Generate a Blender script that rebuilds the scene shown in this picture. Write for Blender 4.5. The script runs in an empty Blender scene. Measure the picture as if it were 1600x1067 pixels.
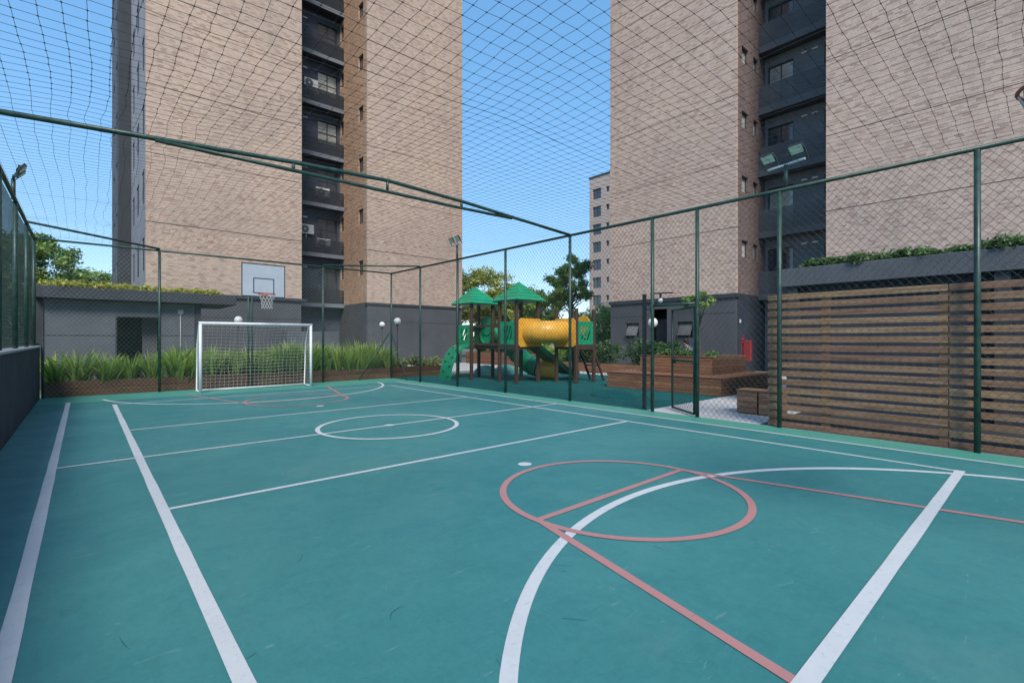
import bpy, bmesh, math, random
import numpy as np
from mathutils import Vector, Matrix, Quaternion
random.seed(7); rng = np.random.default_rng(7)
R = math.radians
scene = bpy.context.scene
COL = scene.collection

# ------------------------------------------------------------------ camera
cam = bpy.data.cameras.new('camera'); cam.sensor_width = 36.0; cam.lens = 754 / 1600 * 36
cam.shift_y = -3.5 / 1600; cam.clip_start = 0.05; cam.clip_end = 2000
cam_o = bpy.data.objects.new('camera', cam); COL.objects.link(cam_o)
cam_o.location = (0, 0, 1.545); cam_o.rotation_euler = (R(90), 0, R(-41.58))
scene.camera = cam_o
# ------------------------------------------------------------------ sky and sun
SUN_AZ, SUN_EL = R(212), R(45)
world = bpy.data.worlds.new('World'); scene.world = world; world.use_nodes = True
wn, wl = world.node_tree.nodes, world.node_tree.links
sky = wn.new('ShaderNodeTexSky'); sky.sky_type = 'NISHITA'; sky.sun_disc = False
sky.sun_elevation = SUN_EL; sky.sun_rotation = SUN_AZ
sky.altitude = 1500; sky.air_density = 1.0; sky.dust_density = 0.0; sky.ozone_density = 3.0
gm = wn.new('ShaderNodeGamma'); gm.inputs['Gamma'].default_value = 0.42          # clear, even blue sky
hsv = wn.new('ShaderNodeHueSaturation'); hsv.inputs['Saturation'].default_value = 1.9; hsv.inputs['Value'].default_value = 1.32
wl.new(sky.outputs[0], gm.inputs[0]); wl.new(gm.outputs[0], hsv.inputs['Color'])
wl.new(hsv.outputs[0], wn['Background'].inputs[0]); wn['Background'].inputs[1].default_value = 0.15
sun = bpy.data.lights.new('sun', 'SUN'); sun.energy = 1.5; sun.angle = R(20); sun.color = (1.0, 0.93, 0.84)
sun_o = bpy.data.objects.new('sun', sun); COL.objects.link(sun_o)
SD = Vector((math.sin(SUN_AZ) * math.cos(SUN_EL), math.cos(SUN_AZ) * math.cos(SUN_EL), math.sin(SUN_EL)))
sun_o.rotation_euler = (-SD).to_track_quat('-Z', 'Y').to_euler(); sun_o.location = (-20, -20, 60)
scene.view_settings.view_transform = 'Standard'; scene.view_settings.look = 'None'
scene.view_settings.exposure = 1.5; scene.view_settings.gamma = 1.0
scene.view_settings.use_curve_mapping = False

# ------------------------------------------------------------------ materials
def new_mat(name):
    m = bpy.data.materials.new(name); m.use_nodes = True
    nt = m.node_tree; b = nt.nodes['Principled BSDF']
    return m, nt, b

def N(nt, kind, **kw):
    n = nt.nodes.new(kind)
    for k, v in kw.items():
        if isinstance(k, str) and k.startswith('i_'): n.inputs[k[2:]].default_value = v
        else: setattr(n, k, v)
    return n

def math_n(nt, op, a, b=None, c=None):
    n = nt.nodes.new('ShaderNodeMath'); n.operation = op
    for i, v in enumerate((a, b, c)):
        if v is None: continue
        if hasattr(v, 'is_output'): nt.links.new(v, n.inputs[i])
        else: n.inputs[i].default_value = v
    return n.outputs[0]

def mixc(nt, fac, a, b):
    n = nt.nodes.new('ShaderNodeMix'); n.data_type = 'RGBA'
    for s, v in ((n.inputs['Factor'], fac), (n.inputs[6], a), (n.inputs[7], b)):
        if hasattr(v, 'is_output'): nt.links.new(v, s)
        elif isinstance(v, (int, float)): s.default_value = v
        else: s.default_value = (*v, 1) if len(v) == 3 else v
    return n.outputs[2]

def ramp(nt, fac, stops):
    n = nt.nodes.new('ShaderNodeValToRGB'); r = n.color_ramp
    while len(r.elements) < len(stops): r.elements.new(0.5)
    for e, (p, c) in zip(r.elements, stops):
        e.position = p; e.color = (*c, 1) if len(c) == 3 else c
    nt.links.new(fac, n.inputs[0]); return n.outputs[0]

def noise(nt, vec, scale, detail=4, rough=0.55, dist=0.0):
    n = nt.nodes.new('ShaderNodeTexNoise'); n.inputs['Scale'].default_value = scale
    n.inputs['Detail'].default_value = detail; n.inputs['Roughness'].default_value = rough
    n.inputs['Distortion'].default_value = dist
    if vec is not None: nt.links.new(vec, n.inputs['Vector'])
    return n.outputs['Fac']

def coords(nt, stretch=None, rot=None):
    tc = nt.nodes.new('ShaderNodeTexCoord')
    if stretch is None and rot is None: return tc.outputs['Object']
    mp = nt.nodes.new('ShaderNodeMapping')
    if stretch: mp.inputs['Scale'].default_value = stretch
    if rot: mp.inputs['Rotation'].default_value = rot
    nt.links.new(tc.outputs['Object'], mp.inputs['Vector']); return mp.outputs[0]

def bump(nt, b, h, strength, dist=0.01):
    n = nt.nodes.new('ShaderNodeBump'); n.inputs['Strength'].default_value = strength
    n.inputs['Distance'].default_value = dist
    nt.links.new(h, n.inputs['Height']); nt.links.new(n.outputs[0], b.inputs['Normal'])

def mat(name, col, rough=0.6, var=0.12, scale=3.0, bmp=0.0, bscale=60.0, metal=0.0, spec=0.5,
        stretch=None, col2=None, randvar=0.0):
    m, nt, b = new_mat(name)
    b.inputs['Roughness'].default_value = rough; b.inputs['Metallic'].default_value = metal
    b.inputs['Specular IOR Level'].default_value = spec
    v = coords(nt, stretch)
    f = noise(nt, v, scale, 5, 0.6)
    lo = tuple(c * (1 - var) for c in col); hi = tuple(min(1, c * (1 + var)) for c in (col2 or col))
    c = ramp(nt, f, [(0.3, lo), (0.7, hi)])
    if randvar:
        oi = nt.nodes.new('ShaderNodeObjectInfo')
        k = math_n(nt, 'MULTIPLY_ADD', oi.outputs['Random'], 2 * randvar, 1 - randvar)
        h = nt.nodes.new('ShaderNodeHueSaturation'); nt.links.new(c, h.inputs['Color']); nt.links.new(k, h.inputs['Value'])
        c = h.outputs[0]
    nt.links.new(c, b.inputs['Base Color'])
    rr = math_n(nt, 'MULTIPLY_ADD', noise(nt, v, scale * 3.1, 3), 0.25, rough - 0.12)
    nt.links.new(rr, b.inputs['Roughness'])
    if bmp: bump(nt, b, noise(nt, v, bscale, 4), bmp)
    return m

def court_mat(name, base, hi, dark):
    m, nt, b = new_mat(name)
    o = coords(nt)
    big = noise(nt, o, 0.35, 4, 0.6, 0.4)
    mid = noise(nt, o, 1.7, 6, 0.68, 0.6)
    st = noise(nt, coords(nt, (0.5, 7.0, 1.0), (0, 0, R(24))), 2.2, 5, 0.7, 0.8)
    st2 = noise(nt, coords(nt, (6.0, 0.6, 1.0), (0, 0, R(-35))), 2.6, 5, 0.7, 0.9)
    fine = noise(nt, o, 42, 3, 0.7)
    c = mixc(nt, ramp(nt, big, [(0.36, (0, 0, 0)), (0.66, (1, 1, 1))]), base, hi)
    c = mixc(nt, math_n(nt, 'MULTIPLY', ramp(nt, mid, [(0.46, (0, 0, 0)), (0.72, (1, 1, 1))]), 0.42), c, dark)
    c = mixc(nt, math_n(nt, 'MULTIPLY', ramp(nt, st, [(0.52, (0, 0, 0)), (0.75, (1, 1, 1))]), 0.4), c, hi)
    c = mixc(nt, math_n(nt, 'MULTIPLY', ramp(nt, st2, [(0.56, (0, 0, 0)), (0.8, (1, 1, 1))]), 0.35), c, dark)
    # scuffs: thin dark ball and shoe marks, pale dusty rubs
    sc1 = noise(nt, coords(nt, (1.1, 9.0, 1), (0, 0, R(62))), 2.4, 2, 0.5, 1.6)
    m1 = math_n(nt, 'MULTIPLY', ramp(nt, sc1, [(0.70, (0, 0, 0)), (0.74, (1, 1, 1))]), 0.22)
    c = mixc(nt, m1, c, tuple(x * 0.45 for x in base))
    sc2 = noise(nt, coords(nt, (1.4, 6.0, 1), (0, 0, R(-20))), 3.1, 3, 0.6, 1.2)
    m2 = math_n(nt, 'MULTIPLY', ramp(nt, sc2, [(0.665, (0, 0, 0)), (0.74, (1, 1, 1))]), 0.32)
    c = mixc(nt, m2, c, (0.30, 0.42, 0.42))
    br = noise(nt, coords(nt, (1.2, 3.4, 1), (0, 0, R(12))), 4.5, 6, 0.75, 1.1)
    c = mixc(nt, math_n(nt, 'MULTIPLY', ramp(nt, br, [(0.40, (0, 0, 0)), (0.62, (1, 1, 1))]), 0.30), c, tuple(x * 1.35 for x in base))
    br2 = noise(nt, coords(nt, (3.0, 1.3, 1), (0, 0, R(30))), 9.0, 6, 0.78, 0.8)
    c = mixc(nt, math_n(nt, 'MULTIPLY', ramp(nt, br2, [(0.45, (0, 0, 0)), (0.66, (1, 1, 1))]), 0.30), c, tuple(x * 0.72 for x in base))
    ds = noise(nt, o, 0.55, 6, 0.7, 1.0)
    c = mixc(nt, math_n(nt, 'MULTIPLY', ramp(nt, ds, [(0.52, (0, 0, 0)), (0.70, (1, 1, 1))]), 0.22), c, (0.15, 0.27, 0.25))
    spk = noise(nt, o, 95, 2, 0.5)
    c = mixc(nt, math_n(nt, 'MULTIPLY', ramp(nt, spk, [(0.68, (0, 0, 0)), (0.75, (1, 1, 1))]), 0.25), c, tuple(min(1, x * 1.8) for x in hi))
    nt.links.new(c, b.inputs['Base Color'])
    rr = math_n(nt, 'MULTIPLY_ADD', mid, 0.35, 0.36); nt.links.new(rr, b.inputs['Roughness'])
    b.inputs['Specular IOR Level'].default_value = 0.4
    h = math_n(nt, 'ADD', math_n(nt, 'MULTIPLY', fine, 0.5), math_n(nt, 'MULTIPLY', mid, 0.6)); bump(nt, b, h, 0.22, 0.004)
    return m

def line_mat(name, col, wear_to):
    m, nt, b = new_mat(name)
    o = coords(nt)
    f = noise(nt, o, 3.0, 6, 0.7); g = noise(nt, o, 26, 4, 0.7)
    c = mixc(nt, math_n(nt, 'MULTIPLY', ramp(nt, f, [(0.42, (0, 0, 0)), (0.72, (1, 1, 1))]), 0.28), col, tuple(x * 0.72 for x in col))
    c = mixc(nt, math_n(nt, 'MULTIPLY', ramp(nt, g, [(0.56, (0, 0, 0)), (0.72, (1, 1, 1))]), 0.45), c, wear_to)
    wp = noise(nt, o, 7.0, 6, 0.75, 0.6)
    c = mixc(nt, math_n(nt, 'MULTIPLY', ramp(nt, wp, [(0.58, (0, 0, 0)), (0.66, (1, 1, 1))]), 0.30), c, wear_to)
    sc1 = noise(nt, coords(nt, (1.1, 12.0, 1), (0, 0, R(40))), 2.4, 2, 0.5, 1.6)
    c = mixc(nt, math_n(nt, 'MULTIPLY', ramp(nt, sc1, [(0.72, (0, 0, 0)), (0.75, (1, 1, 1))]), 0.6), c, (0.08, 0.12, 0.13))
    nt.links.new(c, b.inputs['Base Color']); b.inputs['Roughness'].default_value = 0.6
    return m

def brick_mat(name, cols, mortar, L=0.21, Hh=0.066, tint=1.0):
    m, nt, b = new_mat(name)
    tc = nt.nodes.new('ShaderNodeTexCoord'); sx = nt.nodes.new('ShaderNodeSeparateXYZ')
    nt.links.new(tc.outputs['Object'], sx.inputs[0])
    u = math_n(nt, 'ADD', sx.outputs[0], sx.outputs[1]); v = math_n(nt, 'DIVIDE', sx.outputs[2], Hh)
    row = math_n(nt, 'FLOOR', v)
    wn_ = nt.nodes.new('ShaderNodeTexWhiteNoise'); wn_.noise_dimensions = '1D'; nt.links.new(row, wn_.inputs['W'])
    uu = math_n(nt, 'ADD', math_n(nt, 'DIVIDE', u, L), wn_.outputs['Value'])
    cell = math_n(nt, 'FLOOR', uu)
    cx = nt.nodes.new('ShaderNodeCombineXYZ'); nt.links.new(cell, cx.inputs[0]); nt.links.new(row, cx.inputs[1])
    w2 = nt.nodes.new('ShaderNodeTexWhiteNoise'); w2.noise_dimensions = '2D'; nt.links.new(cx.outputs[0], w2.inputs['Vector'])
    c = ramp(nt, w2.outputs['Value'], cols)
    fu = math_n(nt, 'FRACT', uu); fv = math_n(nt, 'FRACT', v)
    mu = math_n(nt, 'MINIMUM', fu, math_n(nt, 'SUBTRACT', 1.0, fu)); mv = math_n(nt, 'MINIMUM', fv, math_n(nt, 'SUBTRACT', 1.0, fv))
    mk = math_n(nt, 'MAXIMUM', math_n(nt, 'LESS_THAN', mu, 0.02), math_n(nt, 'LESS_THAN', mv, 0.08))
    o = tc.outputs['Object']
    stain = noise(nt, o, 0.22, 5, 0.62, 0.3)
    fine = noise(nt, o, 9.0, 5, 0.7)
    c = mixc(nt, math_n(nt, 'MULTIPLY', fine, 0.22), c, tuple(x * 0.55 for x in mortar))
    c = mixc(nt, mk, c, mortar)
    strk = noise(nt, coords(nt, (1.6, 1.6, 0.10)), 1.0, 5, 0.65, 0.2)
    c = mixc(nt, math_n(nt, 'MULTIPLY', ramp(nt, strk, [(0.52, (0, 0, 0)), (0.74, (1, 1, 1))]), 0.22), c, tuple(x * 0.62 for x in mortar))
    st = ramp(nt, stain, [(0.3, (0.86, 0.86, 0.88)), (0.7, (1.06, 1.04, 1.0))])
    mm = nt.nodes.new('ShaderNodeMix'); mm.data_type = 'RGBA'; mm.blend_type = 'MULTIPLY'; mm.inputs['Factor'].default_value = 1
    nt.links.new(c, mm.inputs[6]); nt.links.new(st, mm.inputs[7])
    nt.links.new(mm.outputs[2], b.inputs['Base Color']); b.inputs['Roughness'].default_value = 0.85
    b.inputs['Specular IOR Level'].default_value = 0.25
    h = math_n(nt, 'ADD', math_n(nt, 'MULTIPLY', math_n(nt, 'SUBTRACT', 1.0, mk), math_n(nt, 'MULTIPLY_ADD', w2.outputs['Value'], 0.7, 0.5)), math_n(nt, 'MULTIPLY', fine, 0.5))
    bump(nt, b, h, 0.7, 0.02)
    return m

def leaf_mat(name, c1, c2, c3, transl=0.35, rough=0.5):
    m, nt, b = new_mat(name)
    g = nt.nodes.new('ShaderNodeNewGeometry'); at = nt.nodes.new('ShaderNodeAttribute'); at.attribute_name = 'rnd'
    o = coords(nt); f = noise(nt, o, 1.2, 3)
    k = math_n(nt, 'ADD', math_n(nt, 'MULTIPLY', at.outputs['Fac'], 0.7), math_n(nt, 'MULTIPLY', f, 0.3))
    c = ramp(nt, k, [(0.15, c1), (0.5, c2), (0.85, c3)])
    nt.links.new(c, b.inputs['Base Color']); b.inputs['Roughness'].default_value = rough
    tr = nt.nodes.new('ShaderNodeBsdfTranslucent'); mx = nt.nodes.new('ShaderNodeMixShader'); mx.inputs[0].default_value = transl
    nt.links.new(c, tr.inputs[0]); nt.links.new(b.outputs[0], mx.inputs[1]); nt.links.new(tr.outputs[0], mx.inputs[2])
    nt.links.new(mx.outputs[0], nt.nodes['Material Output'].inputs[0])
    return m

def glass_mat(name, col, rough=0.06):
    m, nt, b = new_mat(name)
    o = coords(nt); f = noise(nt, o, 0.8, 3)
    c = ramp(nt, f, [(0.35, tuple(x * 0.7 for x in col)), (0.7, tuple(x * 1.3 for x in col))])
    nt.links.new(c, b.inputs['Base Color']); b.inputs['Roughness'].default_value = rough
    b.inputs['Specular IOR Level'].default_value = 0.9; b.inputs['Coat Weight'].default_value = 0.4
    return m

def wood_mat(name, c1, c2, c3, axis='Y', rough=0.65):
    m, nt, b = new_mat(name)
    s = {'X': (0.7, 14, 14), 'Y': (14, 0.7, 14)}[axis]
    oi = nt.nodes.new('ShaderNodeObjectInfo')
    tc = nt.nodes.new('ShaderNodeTexCoord'); ad = nt.nodes.new('ShaderNodeVectorMath'); ad.operation = 'ADD'
    cm = nt.nodes.new('ShaderNodeCombineXYZ'); k = math_n(nt, 'MULTIPLY', oi.outputs['Random'], 37.0)
    for i in range(3): nt.links.new(k, cm.inputs[i])
    nt.links.new(tc.outputs['Object'], ad.inputs[0]); nt.links.new(cm.outputs[0], ad.inputs[1])
    mp = nt.nodes.new('ShaderNodeMapping'); mp.inputs['Scale'].default_value = s; nt.links.new(ad.outputs[0], mp.inputs[0])
    gr = noise(nt, mp.outputs[0], 2.2, 7, 0.7, 0.5); big = noise(nt, ad.outputs[0], 1.1, 4, 0.6)
    c = ramp(nt, gr, [(0.3, c1), (0.52, c2), (0.75, c3)])
    h = nt.nodes.new('ShaderNodeHueSaturation'); nt.links.new(c, h.inputs['Color'])
    vv = math_n(nt, 'ADD', math_n(nt, 'MULTIPLY_ADD', oi.outputs['Random'], 0.38, 0.66), math_n(nt, 'MULTIPLY', big, 0.4))
    nt.links.new(vv, h.inputs['Value'])
    hs = math_n(nt, 'MULTIPLY_ADD', oi.outputs['Random'], 0.02, 0.488); nt.links.new(hs, h.inputs['Hue'])
    nt.links.new(h.outputs[0], b.inputs['Base Color']); b.inputs['Roughness'].default_value = rough
    b.inputs['Specular IOR Level'].default_value = 0.3
    bump(nt, b, gr, 0.35, 0.006)
    return m

TEAL = court_mat('court paint', (0.031, 0.172, 0.172), (0.056, 0.218, 0.210), (0.019, 0.136, 0.142))
MARGIN = court_mat('court margin paint', (0.060, 0.260, 0.200), (0.095, 0.315, 0.245), (0.036, 0.190, 0.160))
RUBBER = mat('playground rubber', (0.007, 0.098, 0.096), 0.85, 0.2, 2.0, 0.4, 90, spec=0.2)
MOUND = mat('mint rubber', (0.10, 0.30, 0.26), 0.85, 0.15, 3.0, 0.4, 90, spec=0.2)
WHITE_L = line_mat('white line paint', (0.54, 0.555, 0.56), (0.25, 0.38, 0.40))
RED_L = line_mat('red line paint', (0.42, 0.195, 0.185), (0.20, 0.24, 0.24))
CONC = mat('pale concrete', (0.46, 0.46, 0.46), 0.85, 0.12, 1.5, 0.3, 40)
GROUND = mat('ground', (0.16, 0.17, 0.12), 0.9, 0.3, 0.3, 0.3, 20)
CHAR = mat('charcoal render', (0.078, 0.081, 0.090), 0.8, 0.16, 0.6, 0.6, 45, spec=0.3)
CHAR2 = mat('dark charcoal paint', (0.040, 0.044, 0.053), 0.7, 0.16, 0.8, 0.3, 45, spec=0.3)
RECW = mat('mid grey recess render', (0.17, 0.18, 0.20), 0.85, 0.15, 0.8, 0.4, 30, spec=0.25)  # this and the next two greys lightened for skylight missing in the recesses
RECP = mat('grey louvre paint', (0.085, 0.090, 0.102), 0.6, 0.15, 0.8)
RECN = mat('slate recess paint', (0.062, 0.072, 0.095), 0.75, 0.2, 1.0, 0.3, 40, spec=0.25)
CHARL = mat('grey stucco', (0.098, 0.107, 0.122), 0.85, 0.18, 0.8, 1.0, 30, spec=0.25)
NAVY = mat('navy wall paint', (0.034, 0.042, 0.060), 0.75, 0.25, 1.2, 0.4, 40, spec=0.25)
COPE = mat('grey coping', (0.30, 0.32, 0.33), 0.8, 0.15, 2.0, 0.3, 40)
BCOLS = [(0.0, (0.38, 0.246, 0.188)), (0.2, (0.501, 0.348, 0.272)), (0.5, (0.584, 0.423, 0.333)), (0.8, (0.634, 0.47, 0.377)), (1.0, (0.531, 0.405, 0.333))]
BRICK = brick_mat('pale brick', BCOLS, (0.41, 0.35, 0.30))
BRICK_HAZE = brick_mat('pinkish hazed brick', [(p, (c[0] * 1.06, c[1] * 1.08, c[2] * 1.13)) for p, c in BCOLS], (0.42, 0.375, 0.335))  # paler copy of the brick, flare haze on the right tower painted in
BRICK_BOUNCE = brick_mat('bounce lit brick', [(p, (c[0] * 1.0, c[1] * 0.88, c[2] * 0.74)) for p, c in BCOLS], (0.22, 0.165, 0.125))  # same brick, warm bounce light inside the recess put into its colour
BRICK_SHADE = brick_mat('shaded brick', [(p, (c[0] * 0.42, c[1] * 0.42, c[2] * 0.48)) for p, c in BCOLS], (0.10, 0.088, 0.09))  # same brick darkened, shade of the narrow recess put into its colour
FLANK_SHADE = mat('skylight tinted flank', (0.24, 0.235, 0.26), 0.85, 0.12, 0.5, 0.2, 30)  # whitish flank wall, bluish skylight of its shaded side painted in
FARW = mat('far pink render', (0.48, 0.38, 0.33), 0.85, 0.08, 0.4)
GREENP = mat('green fence paint', (0.012, 0.040, 0.031), 0.42, 0.3, 9.0, 0.1, 60, spec=0.5, col2=(0.024, 0.060, 0.046))
WIRE = mat('green fence wire', (0.020, 0.045, 0.036), 0.45, 0.2, 5.0)
WIRE_LIT = mat('sunlit fence wire', (0.17, 0.24, 0.21), 0.4, 0.2, 5.0)  # lighter copy of the fence wire, sunlight on the back fence painted in
CORD = mat('dark net cord', (0.020, 0.030, 0.040), 0.8, 0.2, 5.0)
WCORD = mat('white net cord', (0.50, 0.50, 0.48), 0.8, 0.1, 5.0)
WPAINT = mat('white painted steel', (0.66, 0.68, 0.70), 0.4, 0.08, 6.0)
BOARD = mat('shade grey backboard', (0.38, 0.42, 0.47), 0.5, 0.06, 3.0)  # white board, blue-grey of its shade put into the colour
BLACKP = mat('black paint', (0.018, 0.020, 0.024), 0.5, 0.2, 4.0)
ORANGE = mat('orange rim paint', (0.42, 0.085, 0.045), 0.5, 0.2, 8.0)
PGREEN = mat('green moulded plastic', (0.008, 0.27, 0.125), 0.38, 0.22, 2.5, 0.15, 30)
PGREEN2 = mat('dark green plastic', (0.006, 0.11, 0.055), 0.35, 0.12, 2.0)
PYEL = mat('yellow moulded plastic', (0.66, 0.33, 0.035), 0.42, 0.16, 2.5, 0.1, 30)
PWOOD = mat('brown plastic lumber', (0.060, 0.034, 0.024), 0.6, 0.25, 6.0, 0.2, 30, stretch=(8, 8, 0.7))
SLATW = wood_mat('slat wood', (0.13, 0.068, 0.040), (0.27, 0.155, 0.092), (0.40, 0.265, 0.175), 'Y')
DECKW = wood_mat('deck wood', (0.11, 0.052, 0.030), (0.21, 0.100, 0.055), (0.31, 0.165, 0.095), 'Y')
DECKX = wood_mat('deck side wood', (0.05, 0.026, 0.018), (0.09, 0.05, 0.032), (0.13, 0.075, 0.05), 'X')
BEDW = wood_mat('planter board wood', (0.045, 0.022, 0.012), (0.088, 0.046, 0.026), (0.13, 0.075, 0.044), 'X')
SOIL = mat('soil', (0.06, 0.040, 0.028), 0.95, 0.35, 6.0, 0.8, 30)
BARK = mat('bark', (0.085, 0.065, 0.05), 0.9, 0.3, 4.0, 0.8, 25, stretch=(1, 1, 0.2))
GLASS = glass_mat('window glass', (0.05, 0.06, 0.075))
GLASSM = glass_mat('grey window glass', (0.12, 0.125, 0.13), 0.15)
GLASSL = glass_mat('curtained window glass', (0.42, 0.42, 0.38), 0.15)
FRAME = mat('window frame', (0.03, 0.03, 0.035), 0.5, 0.1)
ACW = mat('white enamel', (0.62, 0.62, 0.60), 0.45, 0.05, 3.0)
GRILL = mat('grey grille', (0.10, 0.10, 0.105), 0.5, 0.1, 3.0)
LENS = mat('floodlight glass', (0.60, 0.66, 0.52), 0.35, 0.06, 4.0, spec=0.8)  # colour raised to stand in for the sky reflected in the lens
OPAL = mat('opal globe', (0.72, 0.72, 0.68), 0.25, 0.04, 3.0)
REDC = mat('red enamel', (0.24, 0.022, 0.024), 0.5, 0.15, 3.0)
SKIN = mat('skin', (0.34, 0.19, 0.13), 0.55, 0.06, 8.0)
HAIR = mat('dark hair', (0.014, 0.010, 0.009), 0.6, 0.3, 30.0)
SHIRT = mat('grey blue shirt', (0.13, 0.14, 0.19), 0.9, 0.12, 10.0)
TROUS = mat('dark trousers', (0.03, 0.033, 0.045), 0.9, 0.12, 10.0)
STRAP = leaf_mat('strap leaf', (0.045, 0.11, 0.014), (0.27, 0.42, 0.055), (0.66, 0.70, 0.24), 0.5)  # brightened leaf green, palest stop paints in sunlit highlights
TREEL = leaf_mat('tree leaf', (0.049, 0.1114, 0.0267), (0.174, 0.3202, 0.0696), (0.5503, 0.6, 0.1675), 0.35)
TREEY = leaf_mat('olive tree leaf', (0.0766, 0.1107, 0.0239), (0.266, 0.3325, 0.0638), (0.6, 0.6, 0.1645), 0.35)
HEDGE = leaf_mat('hedge leaf', (0.0127, 0.037, 0.0127), (0.0495, 0.1155, 0.033), (0.1475, 0.261, 0.0795), 0.3)
SEDUM = leaf_mat('yellow sedum leaf', (0.1373, 0.1426, 0.0158), (0.3795, 0.363, 0.0413), (0.6, 0.6, 0.1134), 0.3)
ROOFG = leaf_mat('roof ground cover leaf', (0.032, 0.0768, 0.0205), (0.088, 0.176, 0.0448), (0.1936, 0.2992, 0.088), 0.3)
PALES = leaf_mat('pale shrub leaf', (0.0936, 0.13, 0.0416), (0.234, 0.273, 0.0975), (0.4004, 0.429, 0.1859), 0.3)

# ------------------------------------------------------------------ builders
ORG = {}
def link(o, parent=None, org=None):
    COL.objects.link(o)
    if parent is not None: o.parent = parent
    ORG[o.name] = org if org is not None else (ORG[parent.name] if parent is not None else Vector((0, 0, 0)))
    return o

def tag(o, label=None, cat=None, group=None, kind=None):
    if label: o['label'] = label
    if cat: o['category'] = cat
    if group: o['group'] = group
    if kind: o['kind'] = kind
    return o

def thing(name, loc, label, cat, group=None):
    o = bpy.data.objects.new(name, None); o.empty_display_size = 0.1; o.location = loc
    link(o, None, Vector(loc)); return tag(o, label, cat, group)

def raw_obj(name, verts, faces, material, parent=None, org=None, smooth=False, rnd=None, midx=None):
    me = bpy.data.meshes.new(name)
    og = org if org is not None else (ORG[parent.name] if parent is not None else Vector((0, 0, 0)))
    v = np.asarray(verts, dtype=np.float64) - np.array(og)
    if isinstance(faces, np.ndarray):
        nf, k = faces.shape
        me.vertices.add(len(v)); me.vertices.foreach_set('co', v.astype(np.float32).ravel())
        me.loops.add(nf * k); me.loops.foreach_set('vertex_index', faces.astype(np.int32).ravel())
        me.polygons.add(nf); me.polygons.foreach_set('loop_start', np.arange(0, nf * k, k, dtype=np.int32))
        me.update(calc_edges=True)
    else:
        me.from_pydata([tuple(p) for p in v], [], faces); me.update()
    for m in (material if isinstance(material, (list, tuple)) else [material]): me.materials.append(m)
    if midx is not None: me.polygons.foreach_set('material_index', np.asarray(midx, dtype=np.int32))
    if smooth: me.polygons.foreach_set('use_smooth', np.ones(len(me.polygons), dtype=bool))
    if rnd is not None:
        a = me.attributes.new('rnd', 'FLOAT', 'FACE'); a.data.foreach_set('value', np.asarray(rnd, dtype=np.float32))
    me.validate()
    o = bpy.data.objects.new(name, me)
    if parent is None: o.location = og
    return link(o, parent, Vector(og))

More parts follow.
